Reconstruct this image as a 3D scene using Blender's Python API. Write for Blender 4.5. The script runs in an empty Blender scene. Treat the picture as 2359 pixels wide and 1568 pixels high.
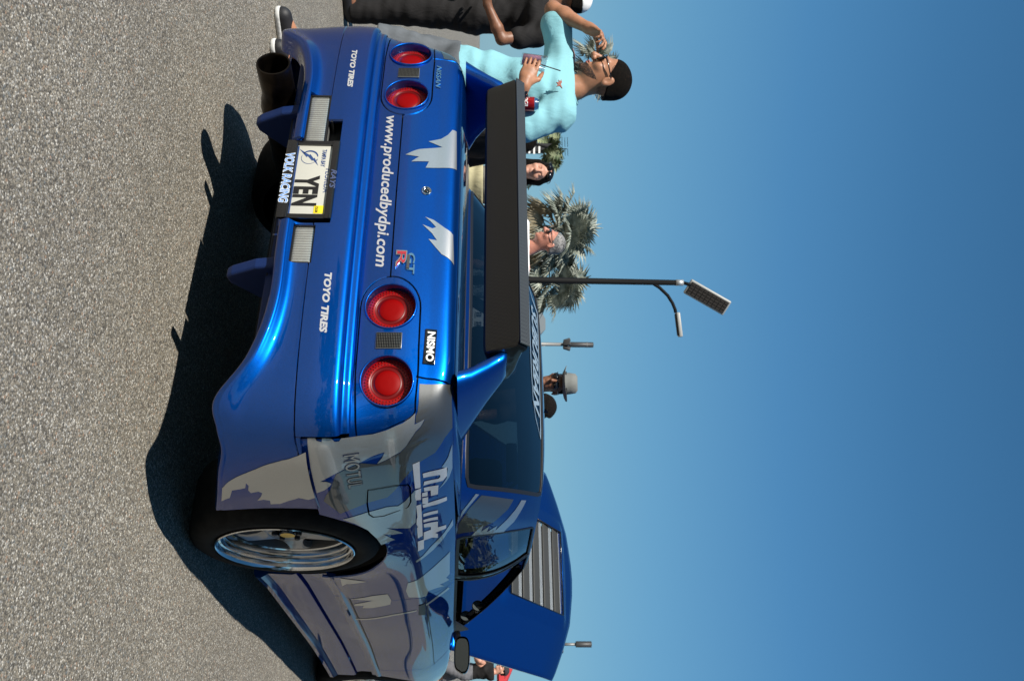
import bpy, bmesh, math, random
import numpy as np
from mathutils import Vector, Matrix, Euler
R = math.radians
scene = bpy.context.scene
COL = scene.collection
rng = random.Random(7)

# ---------------------------------------------------------------- camera (held on its side: world up is to the right of the frame)
cam_d = bpy.data.cameras.new('camera'); cam = bpy.data.objects.new('camera', cam_d); COL.objects.link(cam)
yaw, pitch, roll = -0.53498, 0.04227, 0.01535
f = Vector((math.sin(yaw)*math.cos(pitch), math.cos(yaw)*math.cos(pitch), math.sin(pitch)))
r0 = f.cross(Vector((0, 0, 1))).normalized(); u0 = r0.cross(f)
r_ = r0*math.cos(roll)+u0*math.sin(roll); u_ = u0*math.cos(roll)-r0*math.sin(roll)
cam.matrix_world = Matrix(((u_.x, -r_.x, -f.x, 1.8071), (u_.y, -r_.y, -f.y, -3.0378), (u_.z, -r_.z, -f.z, .995), (0, 0, 0, 1)))
cam_d.sensor_width = 36; cam_d.lens = 36*1986.3/2358; cam_d.clip_start = .05; cam_d.clip_end = 3000
cam_d.dof.use_dof = True; cam_d.dof.focus_distance = 3.0; cam_d.dof.aperture_fstop = 9
scene.camera = cam

# ---------------------------------------------------------------- light
SUN = Vector((-.11, -1.2, 1.0)).normalized()          # towards the sun
world = bpy.data.worlds.new('World'); scene.world = world; world.use_nodes = True
nt = world.node_tree; bg = nt.nodes['Background']
sky = nt.nodes.new('ShaderNodeTexSky'); sky.sky_type = 'NISHITA'; sky.sun_disc = False
sky.sun_elevation = math.asin(SUN.z); sky.sun_rotation = math.atan2(SUN.x, SUN.y)
sky.air_density = 1.0; sky.dust_density = .5; sky.ozone_density = 1.5; sky.altitude = 0
hs_ = nt.nodes.new('ShaderNodeHueSaturation'); hs_.inputs['Saturation'].default_value = 1.25; tn_ = nt.nodes.new('ShaderNodeMix'); tn_.data_type = 'RGBA'; tn_.blend_type = 'MULTIPLY'; tn_.inputs[0].default_value = 1; tn_.inputs[7].default_value = (.80, 1.0, 1.13, 1); nt.links.new(sky.outputs[0], hs_.inputs['Color']); nt.links.new(hs_.outputs[0], tn_.inputs[6]); 
# the clear, slightly hazy blue of the day: a smooth elevation gradient laid over the physical sky
tc_ = nt.nodes.new('ShaderNodeTexCoord'); sx_ = nt.nodes.new('ShaderNodeSeparateXYZ'); rp_ = nt.nodes.new('ShaderNodeValToRGB'); nt.links.new(tc_.outputs['Generated'], sx_.inputs[0]); nt.links.new(sx_.outputs[2], rp_.inputs[0])
K_ = .0929; stops = [(0, (.225, .44, .575)), (.06, (.205, .435, .585)), (.20, (.135, .355, .565)), (.34, (.078, .256, .49)), (.455, (.054, .192, .39)), (.55, (.043, .156, .325)), (1, (.024, .10, .22))]
while len(rp_.color_ramp.elements) < len(stops): rp_.color_ramp.elements.new(.5)
for e_, (p_, c_) in zip(rp_.color_ramp.elements, stops): e_.position = p_; e_.color = (c_[0], c_[1], c_[2], 1)
gn_ = nt.nodes.new('ShaderNodeMix'); gn_.data_type = 'RGBA'; gn_.blend_type = 'MULTIPLY'; gn_.inputs[0].default_value = 1; gn_.inputs[7].default_value = (1/K_, 1/K_, 1/K_, 1); nt.links.new(rp_.outputs[0], gn_.inputs[6])
mxs_ = nt.nodes.new('ShaderNodeMix'); mxs_.data_type = 'RGBA'; mxs_.inputs[0].default_value = .82; nt.links.new(tn_.outputs[2], mxs_.inputs[6]); nt.links.new(gn_.outputs[2], mxs_.inputs[7]); nt.links.new(mxs_.outputs[2], bg.inputs[0]); bg.inputs[1].default_value = .068
sun_d = bpy.data.lights.new('sun', 'SUN'); sun_d.energy = 5.0; sun_d.angle = R(.5); sun_d.color = (1, .95, .87)
sun = bpy.data.objects.new('sun', sun_d); COL.objects.link(sun)
sun.rotation_euler = SUN.to_track_quat('Z', 'Y').to_euler()
vs = scene.view_settings; vs.view_transform = 'Standard'; vs.look = 'None'; vs.exposure = .45; vs.gamma = 1; vs.use_curve_mapping = False
scene.cycles.max_bounces = 10; scene.cycles.transparent_max_bounces = 16
# ---------------------------------------------------------------- helpers
def tag(o, label=None, cat=None, group=None, kind=None):
    for k, v in (('label', label), ('category', cat), ('group', group), ('kind', kind)):
        if v: o[k] = v
    return o
def empty(name, loc=(0, 0, 0), rz=0, **kw):
    o = bpy.data.objects.new(name, None); COL.objects.link(o); o.location = loc; o.rotation_euler = (0, 0, rz); o.empty_display_size = .1
    return tag(o, **kw)
def mesh(name, V, Fc, mat=None, parent=None, smooth=True, normals=None, mats=None, mi=None):
    me = bpy.data.meshes.new(name); me.from_pydata([tuple(map(float, v)) for v in V], [], [tuple(map(int, q)) for q in Fc]); me.update()
    for m in (mats or ([mat] if mat else [])): me.materials.append(m)
    if mi is not None: me.polygons.foreach_set('material_index', list(mi))
    if smooth: me.polygons.foreach_set('use_smooth', [True]*len(me.polygons))
    if normals is not None: me.normals_split_custom_set_from_vertices([tuple(map(float, n)) for n in normals])
    o = bpy.data.objects.new(name, me); COL.objects.link(o)
    if parent is not None: o.parent = parent
    return o
class MB:
    """collects pieces of ONE mesh object"""
    def __init__(s): s.v = []; s.f = []
    def add(s, V, Fc):
        k = len(s.v); s.v += [tuple(map(float, p)) for p in V]; s.f += [tuple(int(i)+k for i in q) for q in Fc]; return s
    def box(s, c, d, rot=None, bev=0):
        x, y, z = [q/2 for q in d]; M = rot if rot is not None else Matrix.Identity(3); c = Vector(c)
        if bev <= 0:
            V = [M @ Vector((a*x, b*y, e*z))+c for a in (-1, 1) for b in (-1, 1) for e in (-1, 1)]
            return s.add(V, [(0, 1, 3, 2), (4, 6, 7, 5), (0, 4, 5, 1), (2, 3, 7, 6), (0, 2, 6, 4), (1, 5, 7, 3)])
        bm = bmesh.new(); bmesh.ops.create_cube(bm, size=1)
        for q in bm.verts: q.co = Vector((q.co.x*2*x, q.co.y*2*y, q.co.z*2*z))
        bmesh.ops.bevel(bm, geom=list(bm.edges), offset=bev, segments=3, affect='EDGES', profile=.5)
        bm.verts.ensure_lookup_table()
        V = [M @ q.co+c for q in bm.verts]; Fc = [[q.index for q in fa.verts] for fa in bm.faces]; bm.free()
        return s.add(V, Fc)
    def tube(s, pts, rad, n=10, cap=True, sx=1):
        pts = [Vector(p) for p in pts]; m = len(pts)
        rad = rad if hasattr(rad, '__len__') else [rad]*m
        base = len(s.v); ref = None; V = []; Fc = []
        for k in range(m):
            t = (pts[min(k+1, m-1)]-pts[max(k-1, 0)]).normalized()
            if ref is None: ref = t.orthogonal().normalized()
            ref = (ref-t*ref.dot(t)).normalized(); b = t.cross(ref)
            for i in range(n):
                a = 2*math.pi*i/n; V.append(pts[k]+(ref*math.cos(a)*sx+b*math.sin(a))*rad[k])
        for k in range(m-1):
            for i in range(n):
                j = (i+1) % n; Fc.append((k*n+i, k*n+j, (k+1)*n+j, (k+1)*n+i))
        if cap: Fc.append(tuple(reversed(range(n)))); Fc.append(tuple((m-1)*n+i for i in range(n)))
        return s.add(V, Fc)
    def lathe(s, prof, M=None, n=48, close=False):
        """prof: (radius, height) pairs, about local Z; M a 4x4"""
        M = M or Matrix.Identity(4); m = len(prof); V = []; Fc = []
        for r, h in prof:
            for i in range(n):
                a = 2*math.pi*i/n; V.append(M @ Vector((r*math.cos(a), r*math.sin(a), h)))
        for k in range(m-1):
            for i in range(n):
                j = (i+1) % n; Fc.append((k*n+i, k*n+j, (k+1)*n+j, (k+1)*n+i))
        return s.add(V, Fc)
    def prism(s, poly, h0, h1, M=None, tri=True):
        """2-D polygon extruded from h0 to h1 along local Z"""
        M = M or Matrix.Identity(4); n = len(poly)
        V = [M @ Vector((p[0], p[1], h0)) for p in poly]+[M @ Vector((p[0], p[1], h1)) for p in poly]
        Fc = [tuple(reversed(range(n))), tuple(range(n, 2*n))]+[(i, (i+1) % n, n+(i+1) % n, n+i) for i in range(n)]
        return s.add(V, Fc)
    def build(s, name, mat, parent=None, smooth=True, auto=None, fix=True):
        o = mesh(name, s.v, s.f, mat, parent, smooth)
        if fix:
            bm = bmesh.new(); bm.from_mesh(o.data); bmesh.ops.recalc_face_normals(bm, faces=bm.faces); bm.to_mesh(o.data); bm.free()
        if auto is not None: o.data.set_sharp_from_angle(angle=R(auto))
        return o
def frame(o, x, z):
    """4x4 with local Z along z and local X near x, origin o"""
    z = Vector(z).normalized(); x = Vector(x); x = (x-z*x.dot(z)).normalized(); y = z.cross(x)
    return Matrix(((x.x, y.x, z.x, o[0]), (x.y, y.y, z.y, o[1]), (x.z, y.z, z.z, o[2]), (0, 0, 0, 1)))
def pip(P, poly):
    """points in polygon, vectorised"""
    x, y = P[:, 0], P[:, 1]; c = np.zeros(len(P), bool); n = len(poly); j = n-1
    for i in range(n):
        xi, yi = poly[i]; xj, yj = poly[j]
        if yi != yj:
            c ^= ((yi > y) != (yj > y)) & (x < (xj-xi)*(y-yi)/(yj-yi)+xi)
        j = i
    return c
def cut2d(us, vs_, polys, bound=None):
    """flat (u,v) grid cut along closed polygons / open polylines"""
    bm = bmesh.new(); nu, nv = len(us), len(vs_)
    vv = [[bm.verts.new((u, v, 0)) for u in us] for v in vs_]
    for j in range(nv-1):
        for i in range(nu-1): bm.faces.new((vv[j][i], vv[j][i+1], vv[j+1][i+1], vv[j+1][i]))
    for poly, closed in polys:
        n = len(poly)
        for k in range(n if closed else n-1):
            a, b = poly[k], poly[(k+1) % n]
            d = (b[0]-a[0], b[1]-a[1]); L = math.hypot(*d)
            if L < 1e-7: continue
            x0, x1 = min(a[0], b[0])-1e-4, max(a[0], b[0])+1e-4; y0, y1 = min(a[1], b[1])-1e-4, max(a[1], b[1])+1e-4
            fs = []
            for fa in bm.faces:
                xs = [q.co.x for q in fa.verts]; ys = [q.co.y for q in fa.verts]
                if max(xs) < x0 or min(xs) > x1 or max(ys) < y0 or min(ys) > y1: continue
                fs.append(fa)
            geom = set(fs)
            for fa in fs: geom.update(fa.verts); geom.update(fa.edges)
            bmesh.ops.bisect_plane(bm, geom=list(geom), dist=1e-6, plane_co=(a[0], a[1], 0), plane_no=(-d[1]/L, d[0]/L, 0))
    return bm
def jac(S, uv):
    u, v = uv[:, 0], uv[:, 1]; e = 1e-3
    a = np.linalg.norm(S(u+e, v)-S(u-e, v), axis=1)/(2*e); b = np.linalg.norm(S(u, v+e)-S(u, v-e), axis=1)/(2*e)
    return np.maximum(a, .02), np.maximum(b, .02)
def dens(poly, n=4, closed=False):
    out = []; m = len(poly)
    for k in range(m if closed else m-1):
        a, b = poly[k], poly[(k+1) % m]
        for i in range(n): out.append((a[0]+(b[0]-a[0])*i/n, a[1]+(b[1]-a[1])*i/n))
    if not closed: out.append(poly[-1])
    return out
def band(S, line, w, closed=False):
    """closed (u,v) outline of a strip of width w metres along a (u,v) polyline"""
    L = np.array(line, float); a, b = jac(S, np.clip(L, .01, [S.nu-1.01, S.nv-1.01]))
    if closed: T = np.roll(L, -1, 0)-np.roll(L, 1, 0)
    else: T = np.gradient(L, axis=0)
    d = np.stack([T[:, 0]*a, T[:, 1]*b], 1); d /= np.maximum(np.linalg.norm(d, axis=1), 1e-9)[:, None]
    N = np.stack([-d[:, 1]/a, d[:, 0]/b], 1)*w/2
    return L+N, L-N
def surf_mesh(S, bm_or_uv, faces, off=0.0, depth=0.0, mirror=False):
    uv = bm_or_uv; P = S(uv[:, 0], uv[:, 1]); N = S.normal(np.clip(uv[:, 0], .004, S.nu-1.004), np.clip(uv[:, 1], .004, S.nv-1.004)); P = P+N*off
    V = P.copy(); NN = N.copy(); Fc = [list(q) for q in faces]
    if S.sgn < 0: faces = [list(q)[::-1] for q in faces]; Fc = [list(q) for q in faces]
    if depth:
        cnt = {}
        for q in faces:
            for i in range(len(q)):
                e = (q[i], q[(i+1) % len(q)]); cnt[e] = cnt.get(e, 0)+1
        bd = [e for e in cnt if (e[1], e[0]) not in cnt]
        if bd:
            # rim: duplicate the border twice so the paint keeps its own normals
            k = len(V); ext = []; en = []; mp = {}
            ctr = P.mean(0)
            for e in bd:
                for x in e:
                    if x not in mp:
                        mp[x] = k+len(ext); ext += [P[x], P[x]-N[x]*depth]; en += [N[x], -N[x]]
            V = np.concatenate([V, np.array(ext)]); NN = np.concatenate([NN, np.array(en)])
            for a, b in bd: Fc.append([mp[b], mp[a], mp[a]+1, mp[b]+1])
    if mirror:
        V = V*[-1, 1, 1]; NN = NN*[-1, 1, 1]; Fc = [q[::-1] for q in Fc]
    return V, Fc, NN
def panels(S, us, vs_, gaps, holes, seeds, gapw=.005, drop=None):
    """cut a surface into panels along gap polylines; returns {name: (uv, faces)}"""
    bands = []; polys = []
    for g, closed in gaps:
        a, b = band(S, g, gapw, closed)
        if closed: polys += [(a.tolist(), True), (b.tolist(), True)]; bands.append((a, b, True))
        else:
            o = np.concatenate([a, b[::-1]]).tolist(); polys.append((o, True)); bands.append((o, None, False))
    for h in holes: polys.append((h, True))
    bm = cut2d(us, vs_, polys)
    bm.verts.index_update(); bm.faces.ensure_lookup_table(); bm.faces.index_update()
    c = np.array([fa.calc_center_median()[:2] for fa in bm.faces]); kill = np.zeros(len(c), bool)
    for a, b, cl in bands:
        kill |= (pip(c, a.tolist()) ^ pip(c, b.tolist())) if cl else pip(c, a)
    for h in holes: kill |= pip(c, h)
    if drop is not None: kill |= drop(c)
    comp = -np.ones(len(c), int); k = 0; fl = list(bm.faces)
    for s0 in range(len(c)):
        if kill[s0] or comp[s0] >= 0: continue
        st = [s0]; comp[s0] = k
        while st:
            x = st.pop()
            for e in fl[x].edges:
                for g in e.link_faces:
                    i = g.index
                    if not kill[i] and comp[i] < 0: comp[i] = k; st.append(i)
        k += 1
    uv = np.array([q.co[:2] for q in bm.verts]); FV = [[q.index for q in fa.verts] for fa in bm.faces]
    bm.free(); res = {}; used = {}
    for nm, s in seeds.items():
        i = int(np.argmin(((c-np.array(s))**2).sum(1)+kill*1e6)); used[comp[i]] = nm
    groups = {}
    for i in range(len(c)):
        if comp[i] < 0: continue
        groups.setdefault(used.get(comp[i], 'rest%d' % comp[i]), []).append(i)
    for nm, ids in groups.items():
        vi = sorted({x for i in ids for x in FV[i]}); mp = {x: n for n, x in enumerate(vi)}
        res[nm] = (uv[vi], [[mp[x] for x in FV[i]] for i in ids])
    return res
def decal(S, poly, name, mat, parent, off=.0012, step=.04, mirror=False, depth=0):
    P = np.array(poly, float); a, b = jac(S, P.mean(0)[None])
    us = np.linspace(P[:, 0].min()-.002, P[:, 0].max()+.002, max(3, int((np.ptp(P[:, 0]))*a[0]/step)+2))
    vv = np.linspace(P[:, 1].min()-.002, P[:, 1].max()+.002, max(3, int((np.ptp(P[:, 1]))*b[0]/step)+2))
    bm = cut2d(us, vv, [(poly, True)])
    bm.verts.index_update()
    fl = list(bm.faces); c = np.array([fa.calc_center_median()[:2] for fa in fl]); k = pip(c, poly)
    uv = np.array([q.co[:2] for q in bm.verts]); Fc = [[q.index for q in fa.verts] for fa, s in zip(fl, k) if s]; bm.free()
    vi = sorted({x for q in Fc for x in q}); mp = {x: n for n, x in enumerate(vi)}
    V, F2, N = surf_mesh(S, uv[vi], [[mp[x] for x in q] for q in Fc], off, depth, mirror)
    return mesh(name, V, F2, mat, parent, True, N)
def glyphs(txt, size=1, shear=0, bold=0, spacing=1, align='CENTER', squash=1):
    cu = bpy.data.curves.new('txt', 'FONT'); cu.body = txt; cu.size = size; cu.shear = shear; cu.offset = bold; cu.space_character = spacing
    cu.align_x = align; cu.align_y = 'CENTER'; cu.resolution_u = 3; cu.fill_mode = 'FRONT'
    o = bpy.data.objects.new('txt', cu); COL.objects.link(o)
    dg = bpy.context.evaluated_depsgraph_get(); me = bpy.data.meshes.new_from_object(o.evaluated_get(dg))
    V = np.array([v.co[:] for v in me.vertices]); Fc = [list(p.vertices) for p in me.polygons]
    bpy.data.objects.remove(o); bpy.data.curves.remove(cu); bpy.data.meshes.remove(me)
    V[:, 0] *= squash
    return V, Fc
def text_plane(txt, name, mat, parent, M, size, depth=.0, **kw):
    """flat lettering on a plane: local X along the text, local Z out of the plane"""
    V, Fc = glyphs(txt, size, **kw)
    o = mesh(name, [M @ Vector((p[0], p[1], 0)) for p in V], Fc, mat, parent, False)
    if depth:
        bm = bmesh.new(); bm.from_mesh(o.data); r = bmesh.ops.extrude_face_region(bm, geom=bm.faces[:])
        nz = M.to_3x3() @ Vector((0, 0, 1))
        for q in r['geom']:
            if isinstance(q, bmesh.types.BMVert): q.co += nz*depth
        bmesh.ops.recalc_face_normals(bm, faces=bm.faces); bm.to_mesh(o.data); bm.free()
    return o
# ---------------------------------------------------------------- materials
def mat(name, base, rough=.5, metal=0, coat=0, spec=.5, **kw):
    m = bpy.data.materials.new(name); m.use_nodes = True; p = m.node_tree.nodes['Principled BSDF']
    p.inputs['Base Color'].default_value = (*base, 1); p.inputs['Roughness'].default_value = rough; p.inputs['Metallic'].default_value = metal
    p.inputs['Coat Weight'].default_value = coat; p.inputs['Coat Roughness'].default_value = .04; p.inputs['Specular IOR Level'].default_value = spec
    for k, v in kw.items(): p.inputs[k.replace('_', ' ')].default_value = v
    return m
def N_(m, t, **kw):
    n = m.node_tree.nodes.new('ShaderNode'+t)
    for k, v in kw.items(): setattr(n, k, v)
    return n
def L_(m, a, b): m.node_tree.links.new(a, b)
def P_(m): return m.node_tree.nodes['Principled BSDF']
def coords(m, kind='Object', scale=None):
    t = N_(m, 'TexCoord'); mp = N_(m, 'Mapping'); L_(m, t.outputs[kind], mp.inputs[0])
    if scale: mp.inputs['Scale'].default_value = scale
    return mp.outputs[0]
def noise_vary(m, c1, c2, scale=8, detail=4, bump=0, bscale=None, lo=.35, hi=.65, rough=None):
    co = coords(m); n = N_(m, 'TexNoise'); n.inputs['Scale'].default_value = scale; n.inputs['Detail'].default_value = detail; L_(m, co, n.inputs['Vector'])
    rp = N_(m, 'ValToRGB'); rp.color_ramp.elements[0].position = lo; rp.color_ramp.elements[1].position = hi
    rp.color_ramp.elements[0].color = (*c1, 1); rp.color_ramp.elements[1].color = (*c2, 1)
    L_(m, n.outputs['Fac'], rp.inputs[0]); L_(m, rp.outputs[0], P_(m).inputs['Base Color'])
    if bump:
        n2 = N_(m, 'TexNoise'); n2.inputs['Scale'].default_value = bscale or scale*4; n2.inputs['Detail'].default_value = 5; L_(m, co, n2.inputs['Vector'])
        b = N_(m, 'Bump'); b.inputs['Strength'].default_value = bump; b.inputs['Distance'].default_value = .01
        L_(m, n2.outputs['Fac'], b.inputs['Height']); L_(m, b.outputs[0], P_(m).inputs['Normal'])
    return m
def paint(name, base, metal, rough, flake=.25, coat=1.0):
    m = mat(name, base, rough, metal, coat); P_(m).inputs['Specular Tint'].default_value = (*[min(1, q*.12) if base[2] > base[0]*2 else q*1.2 for q in base], 1); P_(m).inputs['Coat IOR'].default_value = 1.54
    co = coords(m); v = N_(m, 'TexVoronoi'); v.inputs['Scale'].default_value = 900; L_(m, co, v.inputs['Vector'])
    n = N_(m, 'TexNoise'); n.inputs['Scale'].default_value = 3; n.inputs['Detail'].default_value = 6; L_(m, co, n.inputs['Vector'])
    hs = N_(m, 'HueSaturation'); hs.inputs['Color'].default_value = (*base, 1)
    mr = N_(m, 'MapRange'); mr.inputs['To Min'].default_value = 1-flake; mr.inputs['To Max'].default_value = 1+flake
    L_(m, v.outputs['Color'], mr.inputs['Value']); L_(m, mr.outputs[0], hs.inputs['Value']); L_(m, hs.outputs[0], P_(m).inputs['Base Color'])
    mr2 = N_(m, 'MapRange'); mr2.inputs['To Min'].default_value = .01; mr2.inputs['To Max'].default_value = .05
    L_(m, n.outputs['Fac'], mr2.inputs['Value']); L_(m, mr2.outputs[0], P_(m).inputs['Coat Roughness'])
    return m
def glass(name, tint, refl=1.0, rough=.0):
    m = bpy.data.materials.new(name); m.use_nodes = True; t = m.node_tree; t.nodes.remove(t.nodes['Principled BSDF'])
    tr = N_(m, 'BsdfTransparent'); tr.inputs[0].default_value = (*tint, 1); gl = N_(m, 'BsdfGlossy'); gl.inputs['Roughness'].default_value = rough; gl.inputs[0].default_value = (refl, refl, refl, 1)
    lw = N_(m, 'LayerWeight'); lw.inputs[0].default_value = .5; pw = N_(m, 'Math'); pw.operation = 'POWER'; pw.inputs[1].default_value = 4.0; L_(m, lw.outputs['Facing'], pw.inputs[0]); fr = N_(m, 'Math'); fr.operation = 'MULTIPLY_ADD'; fr.inputs[1].default_value = .92; fr.inputs[2].default_value = .06; L_(m, pw.outputs[0], fr.inputs[0]); mx = N_(m, 'MixShader')
    L_(m, fr.outputs[0], mx.inputs[0]); L_(m, tr.outputs[0], mx.inputs[1]); L_(m, gl.outputs[0], mx.inputs[2])
    L_(m, mx.outputs[0], t.nodes['Material Output'].inputs[0]); return m
M = {}
M['blue'] = paint('blue_metallic_paint', (.001, .080, .39), .96, .41)
M['silver'] = paint('silver_paint', (.58, .58, .56), .88, .37, .10)
M['gunmetal'] = paint('grey_paint', (.15, .155, .155), .85, .40, .10)
M['white'] = mat('white_vinyl', (.72, .72, .70), .4)
M['letter'] = mat('grey_vinyl_letter', (.42, .43, .44), .35, .1, .5)
M['black'] = mat('black_trim', (.008, .008, .009), .45)
M['gloss_black'] = mat('gloss_black', (.006, .006, .007), .12, 0, .6)
M['dark'] = mat('dark_cavity', (.006, .006, .007), .8)
M['rubber'] = noise_vary(mat('tyre_rubber', (.014, .014, .014), .8, 0, 0, .2), (.004, .004, .004), (.010, .010, .009), 30, 4, .15, 220)
M['mirror'] = mat('mirror_glass', (.09, .10, .10), .02, 1)
M['chrome'] = mat('polished_metal', (.72, .72, .72), .10, 1)
M['rim'] = mat('wheel_silver', (.36, .37, .38), .36, .75, .3)
M['rim_dark'] = mat('wheel_barrel', (.10, .10, .10), .5, .6)
M['steel'] = noise_vary(mat('burnt_steel', (.12, .10, .08), .35, .9), (.006, .005, .005), (.030, .022, .016), 14, 4, .05)
M['soot'] = mat('soot', (.006, .006, .006), .9)
M['rglass'] = glass('tinted_rear_glass', (.045, .06, .075), .9)
M['sglass'] = glass('tinted_side_glass', (.30, .36, .40), .9)
M['wglass'] = glass('windscreen_glass', (.86, .92, .90), .9)
M['clear'] = glass('clear_lens', (.92, .92, .92), .8, .05)
M['red'] = mat('red_lens', (.24, .001, .001), .35, 0, 0, .35)
M['red_in'] = mat('red_inner_lens', (.21, .0004, .0004), .5, 0, 0, .1)
M['red_dark'] = mat('red_dark_ring', (.11, .0005, .0005), .4, 0, 0, .3)
M['reflector'] = mat('smoked_reflector', (.15, .15, .135), .3, .4, 1)
M['lamp_white'] = mat('reverse_lamp', (.42, .43, .40), .25, .5, .8)
M['plate'] = mat('plate_white', (.46, .455, .40), .35)
M['plate_blue'] = mat('plate_navy', (.02, .05, .16), .4)
M['yellow'] = mat('sticker_yellow', (.75, .58, .02), .4)
M['interior'] = noise_vary(mat('interior_plastic', (.02, .02, .022), .7), (.015, .015, .017), (.03, .03, .032), 20)
M['seat'] = noise_vary(mat('seat_cloth', (.03, .03, .035), .9), (.02, .02, .024), (.045, .045, .05), 40, 3, .2, 300)
M['gold'] = mat('gold_badge', (.75, .52, .10), .3, .9)
M['badge_red'] = mat('badge_red', (.35, .02, .03), .3, 0, .6)
M['navy'] = mat('satin_blue_plastic', (.004, .018, .085), .5, 0, 0, .3)  # fin blue darkened so its colour carries the shade under the tail
def _carbon():
    m = mat('carbon_fibre', (.02, .02, .02), .36, .0, .35, .4)
    co = coords(m, 'Object', (150, 150, 150)); w = N_(m, 'TexWave'); w.wave_type = 'BANDS'; w.bands_direction = 'DIAGONAL'; w.inputs['Scale'].default_value = .5; L_(m, co, w.inputs['Vector'])
    ck = N_(m, 'TexChecker'); ck.inputs['Scale'].default_value = 1.0; L_(m, co, ck.inputs['Vector'])
    rp = N_(m, 'ValToRGB'); rp.color_ramp.elements[0].color = (.0008, .0008, .0008, 1); rp.color_ramp.elements[1].color = (.011, .010, .0085, 1)
    mx = N_(m, 'Mix'); mx.data_type = 'FLOAT'; mx.inputs[0].default_value = .5; L_(m, w.outputs['Fac'], mx.inputs[2]); L_(m, ck.outputs['Fac'], mx.inputs[3])
    L_(m, mx.outputs[0], rp.inputs[0]); L_(m, rp.outputs[0], P_(m).inputs['Base Color']); return m
M['carbon'] = _carbon()
M['carbon_lip'] = M['carbon'].copy(); M['carbon_lip'].name = 'carbon_lip'  # same carbon made lighter: sunlight on the lip put into the colour
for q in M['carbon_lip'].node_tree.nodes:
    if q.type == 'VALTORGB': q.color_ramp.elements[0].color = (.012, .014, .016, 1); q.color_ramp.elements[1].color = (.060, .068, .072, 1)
def _ribs():
    m = M['lamp_white']; co = coords(m, 'Object'); w = N_(m, 'TexWave'); w.bands_direction = 'X'; w.inputs['Scale'].default_value = 34; w.inputs['Distortion'].default_value = .6; L_(m, co, w.inputs['Vector'])
    n = N_(m, 'TexNoise'); n.inputs['Scale'].default_value = 16; L_(m, co, n.inputs['Vector']); ad = N_(m, 'Math'); ad.operation = 'MULTIPLY'; L_(m, w.outputs['Fac'], ad.inputs[0]); L_(m, n.outputs['Fac'], ad.inputs[1])
    rp = N_(m, 'ValToRGB'); rp.color_ramp.elements[0].color = (.30, .30, .28, 1); rp.color_ramp.elements[1].color = (.58, .60, .56, 1); rp.color_ramp.elements[1].position = .55; L_(m, ad.outputs[0], rp.inputs[0]); L_(m, rp.outputs[0], P_(m).inputs['Base Color'])
_ribs()
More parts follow.
